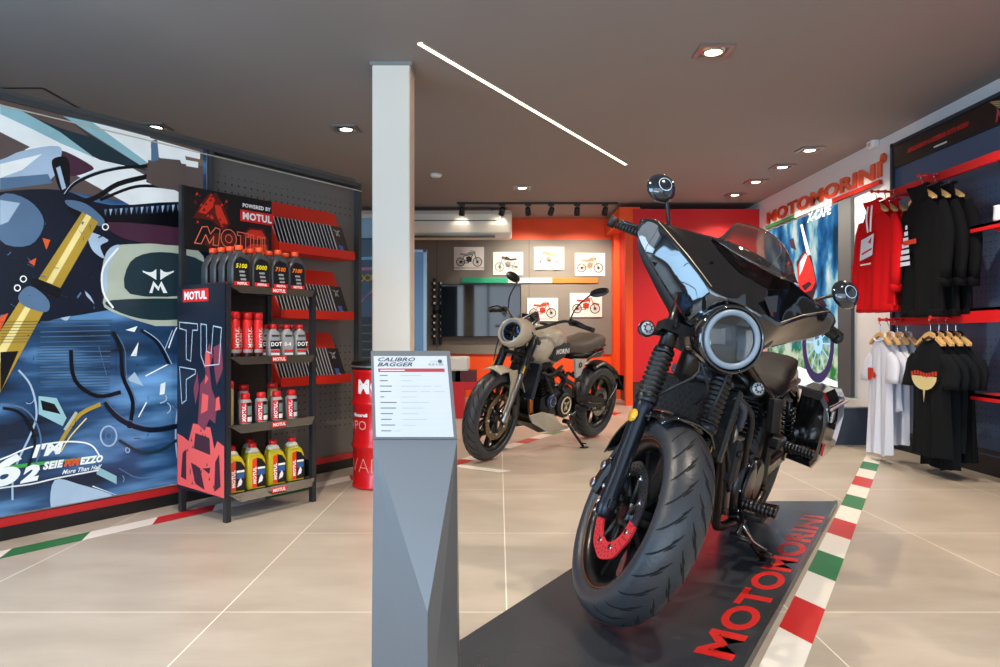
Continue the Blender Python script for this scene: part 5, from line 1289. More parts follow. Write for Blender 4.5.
def bagger():
    t = bike_root('motorcycle', (.392, 2.458, .032), -33.2, 12.4, 1.125)
    S_ = steer_matrix(24.36, 41.5, .12, .32)
    SW = S_ @ Matrix.Rotation(rad(24.36), 4, 'Y')
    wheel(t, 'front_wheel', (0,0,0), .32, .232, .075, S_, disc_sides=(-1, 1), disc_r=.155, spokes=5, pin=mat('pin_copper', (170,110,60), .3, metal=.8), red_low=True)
    def fb(): b = MB(); b.X = S_; return b
    # fork legs
    for sg in (-1, 1):
        y = sg*.108
        b = fb(); b.lathe([(.018, -.045), (.027, -.035), (.03, .0), (.0285, .06), (.0285, .30), (.0315, .31), (.0315, .345), (.029, .35)], (0, y, 0), (0,0,1), 20)
        b.cyl((0, y-sg*.0, 0), (0, y+sg*.028, 0), .016, n=12); b.box((.03, y, .0), (.035, .02, .03), bev=.004); b.box((-.035, y-sg*.005, .05), (.03, .016, .05), bev=.004)
        leg = b.build('fork_leg', mat('fork_blue_black', (26,31,40), .28, metal=.5), t)
        b = fb(); b.lathe([(.011, 0), (.013, .004), (.009, .007)], (0, y+sg*.028, 0), (0, sg, 0), 6)
        for zz in (-.03, .045, .27): b.lathe([(.007, 0), (.008, .003), (.004, .006)], (.0, y+sg*.028, zz), (0, sg, 0), 8)
        b.build('bolt', M_CHROME, leg)
        b = fb(); pr = [(.034, .345)]
        for k in range(9): z = .352+k*.0165; pr += [(.027, z), (.0355, z+.005), (.0355, z+.009), (.027, z+.014)]
        pr += [(.03, .503)]; b.lathe(pr, (0, y, 0), (0,0,1), 20); b.build('gaiter', M_RUBB, leg)
        b = fb(); b.lathe([(.033, .33), (.036, .335), (.036, .352), (.033, .356)], (0, y, 0), (0,0,1), 18); b.build('gaiter_clamp', M_DSTEEL, leg)
        b = fb(); b.lathe([(.031, .50), (.034, .503), (.034, .515), (.031, .518)], (0, y, 0), (0,0,1), 18); b.build('gaiter_clamp', M_DSTEEL, leg)
        b = fb(); b.lathe([(.0255, .51), (.0255, .74)], (0, y, 0), (0,0,1), 18); b.build('upper_tube', M_SBLK, leg)
    b = fb()
    for d, f0 in ((.585, 0), (.73, 0)):
        b.loft([[(.03, -.15, d-.018), (.03, -.15, d+.018), (-.035, -.15, d+.018), (-.035, -.15, d-.018)], [(.055, -.07, d-.018), (.055, -.07, d+.018), (-.09, -.06, d+.018), (-.09, -.06, d-.018)], [(.055, .07, d-.018), (.055, .07, d+.018), (-.09, .06, d+.018), (-.09, .06, d-.018)], [(.03, .15, d-.018), (.03, .15, d+.018), (-.035, .15, d+.018), (-.035, .15, d-.018)]], sm=False)
    b.cyl((-.05, 0, .5), (-.05, 0, .78), .03, n=16)
    for y in (-.12, -.05, .05, .12): b.cyl((.05, y, .585), (.062, y, .585), .008, n=8)
    b.build('triple_clamp', M_SBLK, t)
    # calipers and pads bracket
    for sg in (-1, 1):
        b = fb(); b.box((-.105, sg*.10, .085), (.06, .05, .12), RY(rad(35)), bev=.012); b.box((-.06, sg*.105, .06), (.08, .02, .03), RY(rad(30)))
        c = b.build('brake_caliper', M_SBLK, t)
        for k in (-.03, .03):
            b = fb(); b.lathe([(.016, 0), (.018, .006), (.014, .01)], (-.105+k*.6, sg*.125, .085+k), (0, sg, 0), 12); b.build('caliper_cap', M_STEEL, c)
    b = fb(); b.lathe([(.019, 0), (.021, .004), (.0, .008)], (.02, -.135, .275), (0.3,-1,0), 18); b.build('side_reflector', M_YREF, t)
    b = fb(); b.lathe([(.02, 0), (.022, .003), (.0, .006)], (.02, .135, .275), (0.3,1,0), 18); b.build('side_reflector', M_YREF, t)
    # hoses
    for pts in (((.05,-.05,.66),(.1,-.07,.56),(.1,-.02,.47),(.05,-.06,.40),(-.02,-.1,.33),(-.06,-.11,.2),(-.1,-.11,.13)), ((.05,.04,.66),(.09,.07,.56),(.07,.08,.42),(-.02,.1,.33),(-.06,.11,.2),(-.1,.11,.13)), ((.02,-.03,.6),(.11,-.03,.5),(.09,.03,.43),(.0,.05,.4))):
        b = fb(); b.tube(pts, .0045, 7, smooth=5); b.build('brake_hose', M_MBLK, t)
    # front fender
    def fen(u, v):
        a = rad(62+82*u); s_ = (v-.5)*2; r = .336-.022*s_*s_*(1 if abs(s_) < .99 else 1.0)-.02*max(0, abs(s_)-.7)/.3; wv = .088+.012*math.sin(u*3.1)
        a2 = a-rad(24.36)*0
        return (r*math.cos(a2), s_*wv, r*math.sin(a2))
    b = fb(); b.grid(fen, 18, 12, thick=.004); fe = b.build('front_fender', M_GBLK, t)
    b = fb()
    for sg in (-1, 1): b.box((.0, sg*.093, .29), (.09, .008, .03), RY(rad(0)), bev=.003); b.cyl((.03, sg*.088, .29), (.03, sg*.104, .29), .007, n=8); b.cyl((-.03, sg*.088, .29), (-.03, sg*.104, .29), .007, n=8)
    b.build('fender_bracket', M_DSTEEL, fe)
    # headlight
    HC = Vector((.10, .006, .590)); ha = Vector((1, 0, -.18)).normalized()
    b = fb(); b.lathe([(.05, -.08), (.09, -.05), (.103, .03), (.105, .075), (.101, .09), (.095, .092), (.0935, .08), (.09, .07)], HC, ha, 44, True); hl = b.build('headlight', M_GBLK, t)
    b = fb(); b.torus(HC+ha*.084, ha, .0805, .0095, 56, 10); b.build('light_ring', M_LRING, hl)
    b = fb(); b.lathe([(.0, .0), (.03, .01), (.055, .03), (.073, .075)], HC, ha, 40, False); b.build('reflector', M_REFL, hl)
    b = fb()
    for l in (-.028, .028): b.box(HC+ha*.045+Vector((0, l, .006)), (.03, .035, .03), bev=.006)
    b.box(HC+ha*.04+Vector((0,0,-.02)), (.03, .12, .012)); b.build('projector', M_DSTEEL, hl)
    b = fb(); b.lathe([(.0, .098), (.03, .0965), (.055, .092), (.076, .083)], HC, ha, 40, False); b.build('lens', M_LENS, hl)
    # batwing fairing: sections over |l|: lower, crease, top (f, d)
    sec = [(0, (.085,.600), (.165,.70), (.135,.80), (.075,.918)), (.06, (.085,.595), (.178,.69), (.135,.79), (.075,.915)), (.12, (.06,.612), (.165,.695), (.125,.785), (.068,.908)),
           (.165, (.045,.655), (.145,.735), (.11,.80), (.06,.90)), (.21, (.035,.69), (.12,.775), (.09,.83), (.055,.892)), (.27, (.03,.735), (.095,.82), (.075,.855), (.05,.880)), (.325, (.03,.775), (.07,.858), (.06,.868), (.045,.872)), (.36, (.035,.81), (.055,.855), (.05,.86), (.045,.862)), (.372, (.04,.83), (.045,.85), (.045,.852), (.042,.853))]
    def sect(l, v):
        s_ = 1 if l >= 0 else -1; a = abs(l)
        for i in range(len(sec)-1):
            if sec[i+1][0] >= a or i == len(sec)-2: break
        k = min(1, max(0, (a-sec[i][0])/(sec[i+1][0]-sec[i][0])))
        def cm(p0, p1, p2, p3, t, w0, w1, w2):
            m1 = ((p2-p1)/w1*w0+(p1-p0)/w0*w1)/(w0+w1) if w0 > 0 else (p2-p1)/w1; m2 = ((p3-p2)/w2*w1+(p2-p1)/w1*w2)/(w1+w2) if w2 > 0 else (p2-p1)/w1
            return p1*(2*t**3-3*t*t+1)+m1*w1*(t**3-2*t*t+t)+p2*(3*t*t-2*t**3)+m2*w1*(t**3-t*t)
        i0, i3 = max(i-1, 0), min(i+2, len(sec)-1)
        P4 = [cm(Vector(sec[i0][j+1]), Vector(sec[i][j+1]), Vector(sec[i+1][j+1]), Vector(sec[i3][j+1]), k, sec[i][0]-sec[i0][0], sec[i+1][0]-sec[i][0], sec[i3][0]-sec[i+1][0]) for j in range(4)]
        if v < .4: q = v/.4; c = P4[0].lerp(P4[1], q); bul = math.sin(q*math.pi)*.012*(1-a/.4); return c+Vector((bul, -bul*.6))
        if v < .7: q = (v-.4)/.3; return P4[1].lerp(P4[2], q)
        return P4[2].lerp(P4[3], (v-.7)/.3)
    def fair(u, v):
        l = (u-.5)*2*.372; c = sect(l, v); dy = .0; fx = c.x
        # opening round the headlight
        d = c.y; rr = math.hypot(l, d-.592)
        if rr < .101 and v < .72:
            k = .101/max(rr, 1e-3); l2, d2 = l*k, .592+(d-.592)*k
            if d2 > .592-.01: return (max(fx, .13), l2+.01, d2)
        return (fx+.0, l+.022, d)
    b = fb(); b.grid(fair, 64, 40, thick=-.004); fa = b.build('fairing', M_GBLK, t)
    # inner body of the fairing (behind the shell)
    b = fb(); b.grid(lambda u, v: (lambda l, c: (c.x-.05-.05*(1-abs(l)/.4), l*.93+.022, c.y*.985+.008))((u-.5)*.74, sect((u-.5)*.74, v)), 40, 12, thick=.01); b.build('inner_fairing', M_MBLK, fa)
    for sg in (-1, 1):
      b = fb(); b.tube([(.166, sg*.125+.022, .705), (.122, sg*.212+.022, .782), (.073, sg*.326+.022, .864)], .0016, 5)
      b.build('pinstripe', mat('pin_pale', (200,180,150), .3, metal=.6), fa)
    b = fb(); b.poly([(.176,.062,.748),(.182,.10,.700),(.158,.13,.715),(.146,.120,.79)]); 
    b.build('intake_panel', mat('intake_grey', (44,48,54), .3, coat=.3), fa)
    # windscreen
    def scr(u, v):
        l = (u-.5)*2; w = .165-.03*v*v; ll = l*w+.045
        base_d = .842+.055*abs(l)**2.2; top_d = 1.008-.02*l*l-.09*max(0, abs(l)-.75)/.25
        f0 = .155-.075*l*l; f1 = .082-.045*l*l
        return (f0+(f1-f0)*v+.012*math.sin(v*math.pi), ll, base_d+(top_d-base_d)*v)
    b = fb(); b.grid(scr, 26, 12, thick=.003); b.build('windscreen', M_SMOKE, fa)
    b = fb(); 
    for l in (-.1, .02, .14): b.lathe([(.006, 0), (.006, .004), (.003, .006)], (.15-.5*(l-.02)**2, l, .862+.3*abs(l-.02)**1.6), (1,0,.4), 8)
    b.build('screen_bolt', M_DSTEEL, fa)
    # mirrors, bars, grips, levers, indicators
    for sg in (-1, 1):
        foot = Vector((-.0, sg*.24+.02, .845)); m_ = Vector((.06, sg*.362+.034, .985 if sg < 0 else .955))
        b = fb(); b.tube([foot, foot.lerp(m_, .5)+Vector((.01,0,.01)), m_], .0065, 8, smooth=3); st = b.build('mirror_stem', M_SBLK, t)
        b = fb(); ax = Vector((1, 0, .12)); b.lathe([(.0, .022), (.016, .021), (.030, .016), (.041, .008), (.049, -.004), (.0505, -.012), (.047, -.016), (.0, -.016)], m_, ax, 32); mr_ = b.build('mirror', mat('mirror_black', (20,26,34), .12, coat=1), t)
        b = fb(); b.torus(m_+ax.normalized()*.0185, ax, .0215, .0014, 28, 6); b.mi = 1; b.lathe([(.0, -.0165), (.04, -.0165)], m_, ax, 28); b.build('mirror_ring', [mat('ring_pale', (170,200,220), .3), M_CHROME], mr_)
        g0 = Vector((-.02, sg*.30+.035, .852)); g1 = Vector((-.045, sg*.425+.035, .85))
        b = fb(); b.tube([(-.05, sg*.04, .775), (-.05, sg*.12, .80), (-.03, sg*.24, .845), g0], .012, 12, smooth=4); hb = b.build('handlebar', M_SBLK, t)
        d = (g1-g0).normalized(); b = fb(); pr = []
        for k in range(12): z = k*.0105; pr += [(.0165, z), (.0165, z+.007), (.0155, z+.0075), (.0155, z+.010)]
        b.lathe(pr, g0+d*.01, d, 16); b.lathe([(.014, .138), (.02, .14), (.02, .158), (.016, .163)], g0, d, 14); b.build('grip', M_RUBB, hb)
        b = fb(); b.box(g0-d*.035, (.04, .05, .04), bev=.008); b.build('switch_block', M_SBLK, hb)
        b = fb(); b.tube([g0-d*.03+Vector((.03,0,0)), g0+d*.02+Vector((.055,0,-.005)), g1+Vector((.05,0,-.01))], [.007, .006, .007], 8, smooth=3); b.build('lever', M_DSTEEL, hb)
        ic = Vector((.045, sg*.205, .535 if sg < 0 else .518))
        b = fb(); b.cyl((.0, sg*.125, .565), ic-Vector((.01, sg*.012, 0)), .009, .011, n=10); b.lathe([(.012, -.028), (.024, -.012), (.0265, .004), (.0265, .009), (.023, .0105)], ic, (1,0,-.05), 24); ind = b.build('indicator', M_SBLK, t)
        b = fb(); b.lathe([(.0235, .0095), (.018, .0145), (.009, .017), (0, .0175)], ic, (1,0,-.05), 24); b.mi = 1; b.torus(ic+Vector((.0105,0,0)), (1,0,-.05), .0215, .0018, 24, 5); b.torus(ic+Vector((.0165,0,0)), (1,0,-.05), .010, .0016, 20, 5); [b.cyl(ic+Vector((.0155, .014*math.cos(k*.785), .014*math.sin(k*.785))), ic+Vector((.0172, .014*math.cos(k*.785), .014*math.sin(k*.785))), .0024, n=6) for k in range(8)]; b.build('indicator_lens', [M_INDL, M_DSTEEL], ind)
    # ---------------- fixed body
    b = MB(); Rk = RY(rad(-20)); rc = Vector((-.345, 0, .60))
    b.box(rc, (.045, .29, .25), Rk, bev=.01); rd = b.build('radiator', M_SBLK, t)
    b = MB(); T_ = lambda u, v: rc+Rk @ Vector((.0262, u, v)); hexmesh(b, T_, .27, .22, .021, .0035); b.build('radiator_grille', M_DSTEEL, rd)
    b = MB(); b.poly([rc+Rk @ Vector((.0235, u, v)) for u, v in ((-.13,-.11),(.13,-.11),(.13,.11),(-.13,.11))]); b.build('radiator_core', M_GROOVE, rd)
    b = MB(); b.box(rc+Rk @ Vector((.0, 0, .14)), (.10, .2, .035), Rk, bev=.01); b.tube([(-.36,.12,.70),(-.42,.15,.66),(-.45,.14,.58)], .015, 8, smooth=3); b.build('radiator_cover', mat('cover_blue_grey', (50,58,68), .35), rd)
    # frame
    b = MB()
    for sg in (-1, 1):
        b.tube([(-.28,0,.86),(-.36,sg*.06,.74),(-.43,sg*.115,.48),(-.48,sg*.125,.28),(-.56,sg*.13,.20),(-.95,sg*.15,.19),(-1.08,sg*.15,.24)], .017, 10, smooth=4)
        b.tube([(-.28,0,.88),(-.5,sg*.05,.84),(-.8,sg*.09,.72),(-1.0,sg*.12,.62),(-1.08,sg*.13,.42),(-1.08,sg*.14,.26)], .018, 10, smooth=4)
        b.tube([(-.95,sg*.12,.64),(-1.3,sg*.11,.66),(-1.6,sg*.1,.68)], .014, 8, smooth=3)
    b.cyl((-.20, 0, .74), (-.31, 0, .96), .036, n=16)
    b.build('frame', mat('frame_bronze', (44,38,33), .3, metal=.5), t)
    b = MB(); b.tube([(-.44,.135,.60),(-.46,.142,.42),(-.50,.15,.27)], [.010,.014,.010], 10, smooth=3); b.build('frame_guard', mat('guard_steel', (120,112,104), .25, metal=.7), t); b = MB(); b.tube([(-.44,-.135,.60),(-.46,-.142,.42),(-.50,-.15,.27)], [.010,.014,.010], 10, smooth=3); b.build('frame_guard', MATS['guard_steel'], t)
    # engine
    b = MB(); b.box((-.74, 0, .33), (.42, .27, .22), bev=.05); b.box((-.62, 0, .26), (.2, .22, .12), bev=.03)
    for sg in (-1, 1): b.lathe([(.11, 0), (.112, .02), (.10, .035), (.08, .04)], (-.66, sg*.13, .35), (0,sg,0), 28); b.lathe([(.085, 0), (.087, .02), (.07, .035)], (-.87, sg*.13, .33), (0,sg,0), 24)
    en = b.build('engine', M_SBLK, t)
    b = MB(); b.lathe([(.02, .038), (.085, .04), (.088, .046), (.06, .05), (0, .052)], (-.66, .13, .35), (0,1,0), 28); b.mi = 1
    for k in range(6): a = k*math.pi/3; b.cyl((-.66+.098*math.cos(a), .165, .35+.098*math.sin(a)), (-.66+.098*math.cos(a), .172, .35+.098*math.sin(a)), .006, n=8)
    b.build('engine_cover', [M_DSTEEL, M_CHROME], en)
    for nm, bx, tilt in (('front_cylinder', -.60, 28), ('rear_cylinder', -.88, -22)):
        Rt = RY(rad(tilt)); b = MB(); b.box(Vector((bx, 0, .44)), (.12, .17, .10), Rt, bev=.02)
        for k in range(8): b.box(Vector((bx, 0, .44))+Rt @ Vector((0, 0, .045+k*.018)), (.155-.004*abs(k-4), .215-.004*abs(k-4), .008), Rt, bev=.002)
        b.box(Vector((bx, 0, .44))+Rt @ Vector((0, 0, .21)), (.13, .18, .07), Rt, bev=.02); b.build(nm, M_SBLK, en)
    b = MB(); b.lathe([(.04, 0), (.095, .01), (.10, .05), (.085, .07), (0, .075)], (-.74, -.12, .64), (0,-1,0), 28); b.build('air_filter', M_GBLK, en)
    b = MB(); b.tube([(-.55,-.06,.62),(-.45,-.14,.56),(-.44,-.18,.36),(-.56,-.2,.24),(-.9,-.22,.24),(-1.2,-.23,.26)], .024, 12, smooth=5); b.tube([(-.92,-.06,.62),(-1.0,-.17,.5),(-1.0,-.2,.34),(-1.1,-.22,.27),(-1.25,-.23,.27)], .024, 12, smooth=4)
    b.lathe([(.03, 0), (.05, .05), (.055, .5), (.045, .56), (.03, .56)], (-1.15, -.24, .27), (-1,0,.05), 20); b.build('exhaust', M_SBLK, t)
    # tank, seat, rear fender
    secs = []
    for x, zc, hw, hh in ((-.34,.84,.03,.03),(-.38,.845,.065,.07),(-.48,.845,.088,.08),(-.60,.83,.088,.08),(-.74,.79,.075,.07),(-.86,.735,.06,.055),(-.93,.70,.045,.035)):
        secs.append([(x, hw*math.copysign(abs(math.cos(a))**.8, math.cos(a)), zc+hh*math.copysign(abs(math.sin(a))**.85, math.sin(a))) for a in [2*math.pi*i/20 for i in range(20)]])
    b = MB(); b.loft(secs); tk = b.build('fuel_tank', mat('tank_black', (6,6,7), .22, spec=.2), t); b = MB(); b.lathe([(.04, 0), (.042, .01), (.03, .018), (0, .02)], (-.56, 0, .91), (.0,0,1), 20); b.build('filler_cap', M_DSTEEL, tk)
    secs = []
    for x, zc, hw, hh in ((-.86,.70,.06,.03),(-.92,.66,.11,.045),(-1.05,.65,.13,.045),(-1.2,.67,.135,.05),(-1.28,.71,.12,.05),(-1.45,.73,.11,.045),(-1.56,.76,.09,.03)):
        secs.append([(x, hw*math.copysign(abs(math.cos(a))**.6, math.cos(a)), zc+hh*math.copysign(abs(math.sin(a))**.7, math.sin(a))) for a in [2*math.pi*i/18 for i in range(18)]])
    b = MB(); b.loft(secs); b.build('seat', mat('seat_leather', (9,9,9), .5, spec=.2, bump=(40,.2)), t)
    rc2 = Vector((-1.49, 0, .33))
    wheel(t, 'rear_wheel', rc2, .33, .205, .085, None, disc_sides=(-1,), disc_r=.14, tread=True)
    b = MB(); b.grid(lambda u, v: (lambda a, s_: (rc2.x+(.365-.03*s_*s_)*math.cos(a), s_*.105, rc2.z+(.365-.03*s_*s_)*math.sin(a)))(rad(35+135*u), (v-.5)*2), 24, 10, thick=.005); b.build('rear_fender', M_GBLK, t)
    b = MB()
    for sg in (-1, 1): b.box((-1.28, sg*.115, .31), (.44, .035, .06), RY(rad(3)), bev=.01); b.cyl((-1.49, sg*.10, .33), (-1.49, sg*.14, .33), .022, n=16)
    b.build('swingarm', M_SBLK, t)
    for sg in (-1, 1):
        b = MB(); p0, p1 = Vector((-1.42, sg*.15, .37)), Vector((-1.27, sg*.14, .62)); d = (p1-p0).normalized(); b.cyl(p0, p1, .014, n=10)
        pts = [p0.lerp(p1, .12+.76*k/56)+ (orth(d)[0]*math.cos(k*.9)+orth(d)[1]*math.sin(k*.9))*.026 for k in range(57)]; b.tube(pts, .005, 6); b.build('shock_absorber', M_DSTEEL, t)
        # panniers
        y0_, y1_ = sg*.19, sg*.315
        def ps(x, k, s=1): 
            a = [(y0_, .42), (y1_-sg*.02, .41), (y1_, .45), (y1_+sg*.005, .60), (y1_-sg*.01, .70), (y1_-sg*.035, .735), (y0_, .74)]
            cy_ = (y0_+y1_)/2; return [(x, cy_+(q[0]-cy_)*k, .535+(q[1]-.575)*k*s) for q in a]
        b = MB(); b.loft([ps(-1.16,.80), ps(-1.175,.95), ps(-1.2,1), ps(-1.45,1.02), ps(-1.68,.97,.95), ps(-1.74,.86,.85), ps(-1.755,.7,.7)], sm=False); pn = b.build('pannier', M_GBLK, t)
        b = MB(); b.box((-1.44, y1_+sg*.003, .632), (.5, .008, .008)); b.box((-1.175, (y0_+y1_)/2, .632), (.012, .11, .008)); b.build('lid_seam', mat('seam_pale', (170,160,170), .4), pn)
        b = MB(); b.box((-1.24, y1_+sg*.008, .60), (.05, .012, .05), bev=.004); b.build('pannier_latch', M_CHROME, pn)
        b = MB(); b.box((-1.2, y1_+sg*.008, .46), (.03, .008, .05), bev=.003); b.build('pannier_reflector', M_REDL, pn)
        # footboards and guards
        b = MB(); b.tube([(-.40,sg*.12,.58),(-.38,sg*.24,.54),(-.40,sg*.27,.42),(-.45,sg*.24,.30),(-.50,sg*.13,.26)], .012, 10, smooth=5) if False else None
        b = MB(); pr = []
        for k in range(9): pr += [(.019, k*.014), (.019, k*.014+.009), (.017, k*.014+.010), (.017, k*.014+.013)]
        b.lathe(pr, (-.60, sg*.175, .30), (0,sg,0), 12); b.cyl((-.60, sg*.12, .30), (-.60, sg*.18, .30), .012, n=10); b.build('footpeg', M_SBLK, t)
        b = MB(); b.lathe(pr, (-1.06, sg*.20, .46), (.25,sg,0), 12); b.box((-1.03, sg*.17, .47), (.12, .05, .05), bev=.012); b.build('passenger_footpeg', M_SBLK, t)
    b = MB(); b.tube([(-.62,.17,.27),(-.56,.2,.24),(-.46,.21,.22)], .008, 8, smooth=3); b.cyl((-.46,.19,.22), (-.46,.26,.22), .010, n=10); b.build('gear_lever', M_SBLK, t)
    b = MB(); b.box((-.76, .225, .245), (.26, .07, .018), RX(rad(8)), bev=.006); b.box((-.70, .19, .25), (.12, .06, .03), bev=.008); b.build('stand_plate', M_SBLK, t)
    b = MB(); b.cyl((-.66, .13, .23), (-.66, .19, .23), .022, n=14); b.tube([(-.66,.17,.225),(-.70,.21,.15),(-.765,.265,.075)], [.014,.012,.012], 10, smooth=2); b.box((-.775, .275, .068), (.07, .05, .010), RX(rad(13)), bev=.003); sd = b.build('side_stand', M_SBLK, t)
    b = MB(); b.tube([(-.64,.19,.21),(-.69,.225,.15),(-.74,.27,.12)], .005, 6, smooth=2); b.build('stand_spring', M_CHROME, sd)
    b = MB(); b.cyl((-.74,.255,.105), (-.72,.30,.115), .006, n=8); b.build('stand_tang', M_SBLK, sd)
    # side mechanical bits seen beside the fork (left)
    b = MB(); b.tube([(-.4,.1,.7),(-.46,.17,.64),(-.5,.17,.5),(-.56,.16,.44)], .012, 8, smooth=4); b.tube([(-.38,.06,.66),(-.42,.13,.5),(-.47,.15,.36)], .009, 8, smooth=4); b.build('coolant_hose', M_RUBB, en)
    b = MB(); b.box((-.47, .14, .47), (.07, .05, .16), bev=.012); b.cyl((-.45,.15,.5), (-.45,.172,.5), .014, n=10); b.build('horn_bracket', M_MBLK, en)
    b = MB(); b.prism([(-.86,.135,.66),(-1.06,.135,.64),(-1.04,.14,.50),(-.92,.14,.52)], (0,.02,0)); b.build('side_cover', M_MBLK, t)
    b = MB(); b.box((-1.80, 0, .68), (.03, .12, .05), bev=.008); b.build('tail_lamp', M_REDL, t)
    b = MB(); b.grid(lambda u, v: (-1.5-.3*u, (v-.5)*.2*(1-.3*u), .73-.10*u*u), 8, 6, thick=.008); b.build('tail_piece', M_GBLK, t)
    tag(t, 'large black bagger motorcycle with batwing fairing on the charcoal platform', 'motorcycle')
    return t
def settle(t, z):
    bpy.context.view_layer.update(); mn = min((c.matrix_world @ v.co).z for c in t.children_recursive for v in c.data.vertices)
    t.location.z += z-mn
settle(bagger(), .0335)
def naked():
    t = bike_root('motorcycle', (-.10, 5.70, .002), -36.7, 8, 1.16)
    S_ = steer_matrix(25, 6, .11, .315)
    M_SAND = mat('sand_paint', (176,166,148), .3, coat=.6); M_SANDL = mat('sand_panel', (186,178,162), .35, coat=.3)
    def fb(): b = MB(); b.X = S_; return b
    wheel(t, 'front_wheel', (0,0,0), .315, .235, .058, S_, disc_sides=(-1, 1), disc_r=.16, spokes=5, discm=mat('disc_bronze', (150,132,104), .3, metal=1), rimm=M_SBLK)
    for sg in (-1, 1):
        y = sg*.10
        b = fb(); b.lathe([(.02, -.03), (.026, -.02), (.026, .04), (.019, .06), (.019, .33), (.019, .34)], (0, y, 0), (0,0,1), 16); leg = b.build('fork_leg', M_STEEL, t)
        b = fb(); b.lathe([(.027, .33), (.03, .335), (.03, .62), (.027, .625), (.0, .626)], (0, y, 0), (0,0,1), 18); b.build('fork_tube', M_DSTEEL, leg)
        b = fb(); b.box((-.10, sg*.088, .09), (.055, .045, .11), RY(rad(40)), bev=.01); b.box((-.04, sg*.10, .03), (.07, .02, .03)); b.build('brake_caliper', M_SBLK, t)
        b = fb(); b.prism([(f_, sg*l_, d_) for f_, l_, d_ in ((.13,.074,.30),(.04,.076,.345),(-.07,.076,.33),(-.05,.085,.20),(-.028,.092,.05),(-.005,.092,.0),(.035,.092,.03),(.03,.088,.15),(.06,.08,.24))], (0, sg*.006, 0)); b.build('fender_side', M_SAND, t)
        b = fb(); b.box((.03, sg*.125, .36), (.008, .012, .06), bev=.002); b.build('fork_reflector', M_YREF, t)
    b = fb(); b.grid(lambda u, v: (lambda a, s_: ((.345-.028*s_*s_)*math.cos(a), s_*.075, (.345-.028*s_*s_)*math.sin(a)))(rad(48+88*u), (v-.5)*2), 20, 10, thick=.005); b.build('front_fender', M_SAND, t)
    b = fb()
    for d in (.47, .60): b.box((-.02, 0, d), (.09, .26, .03), bev=.01)
    b.cyl((-.04, 0, .45), (-.04, 0, .64), .028, n=14); b.build('triple_clamp', M_SBLK, t)
    # headlight cowl
    HC = Vector((.10, .01, .565)); ha = Vector((1, 0, -.12)).normalized()
    def ring_pts(c, ry, rz, n=28, f=0, dz=0): return [(c.x+f, ry*math.cos(a), c.z+dz+rz*math.sin(a)) for a in [2*math.pi*i/n for i in range(n)]]
    b = fb(); b.loft([ring_pts(HC, .06, .05, f=-.16, dz=.09), ring_pts(HC, .085, .085, f=-.11, dz=.075), ring_pts(HC, .10, .112, f=-.05, dz=.045), ring_pts(HC, .104, .116, f=.0, dz=.022), ring_pts(HC, .102, .11, f=.05, dz=.006), ring_pts(HC, .094, .098, f=.085), ring_pts(HC, .08, .084, f=.09), ring_pts(HC, .078, .08, f=.06)], True, False); cw = b.build('headlight_cowl', M_SAND, t)
    b = fb(); b.torus(HC+Vector((.078,0,0)), ha, .072, .006, 40, 8); hl = b.build('light_ring', M_LRING, cw)
    b = fb(); b.lathe([(0, .0), (.04, .01), (.068, .07)], HC, ha, 28, False); b.build('reflector', mat('lamp_blue', (90,130,160), .12, metal=.9), cw)
    b = fb(); b.box(HC+Vector((.04,0,.0)), (.03,.11,.012)); b.box(HC+Vector((.04,0,.0)), (.03,.012,.1)); b.build('projector', M_SBLK, cw)
    b = fb(); b.lathe([(0, .088), (.045, .084), (.07, .072)], HC, ha, 28, False); b.build('lens', M_LENS, cw)
    b = fb(); b.grid(lambda u, v: (.10-.15*v, (u-.5)*(.17-.05*v), .69+.14*v-.25*((u-.5)**2)), 8, 6, thick=.006); b.build('fly_screen', M_GBLK, cw)
    b = fb(); b.tube([(.108, .012, .70), (-.045, .01, .838)], .003, 5); b.build('screen_stripe', MATS['white_plastic'], cw)
    for sg in (-1, 1):
        b = fb(); b.tube([(-.03, 0, .67), (-.02, sg*.1, .70), (-.06, sg*.24, .80), (-.11, sg*.30, .815)], .011, 10, smooth=4); hb = b.build('handlebar', M_SBLK, t)
        g0 = Vector((-.11, sg*.30, .815)); g1 = Vector((-.15, sg*.42, .81)); b = fb(); b.cyl(g0, g1, .0175, n=14); b.lathe([(.015, 0), (.018, .003), (.018, .02), (.012, .024)], g1, g1-g0, 12); b.build('grip', M_RUBB, hb)
        b = fb(); b.tube([g0+Vector((.03,-sg*.02,0)), g0+Vector((.06,sg*.03,0)), g1+Vector((.055,0,-.01))], .006, 8, smooth=3); b.box(g0+Vector((.01,-sg*.02,0)), (.05,.04,.04), bev=.008); b.build('lever', M_DSTEEL, hb)
        foot = g0+Vector((.01,-sg*.04,.02)); m_ = foot+Vector((.035, .16 if sg > 0 else -.04, .23 if sg > 0 else .24))
        b = fb(); b.tube([foot, foot+Vector((.01, sg*.02, .10)), m_-Vector((0, sg*.055, .025))], .0055, 8, smooth=4); b.build('mirror_stem', M_SBLK, t)
        b = fb(); R_ = RX(rad(sg*22)); b.ell(m_, (.014, .072, .035), 20, 12, R=R_); mm = b.build('mirror', M_SBLK, t)
        b = fb(); b.ell(m_-Vector((.006,0,0)), (.0095, .064, .029), 18, 10, R=R_); b.build('mirror_glass', M_CHROME, mm)
    b = fb(); b.box((-.0, 0, .74), (.02, .11, .075), RY(rad(30)), bev=.01); b.build('instrument_display', M_GBLK, t)
    for pts in (((.03,-.05,.66),(.08,-.12,.55),(.04,-.13,.4),(-.03,-.115,.22),(-.09,-.1,.13)), ((.03,.05,.66),(.09,.14,.58),(.04,.14,.4),(-.03,.115,.22),(-.09,.1,.13))):
        b = fb(); b.tube(pts, .0045, 6, smooth=4); b.build('brake_hose', M_MBLK, t)
    # tank
    secs = []
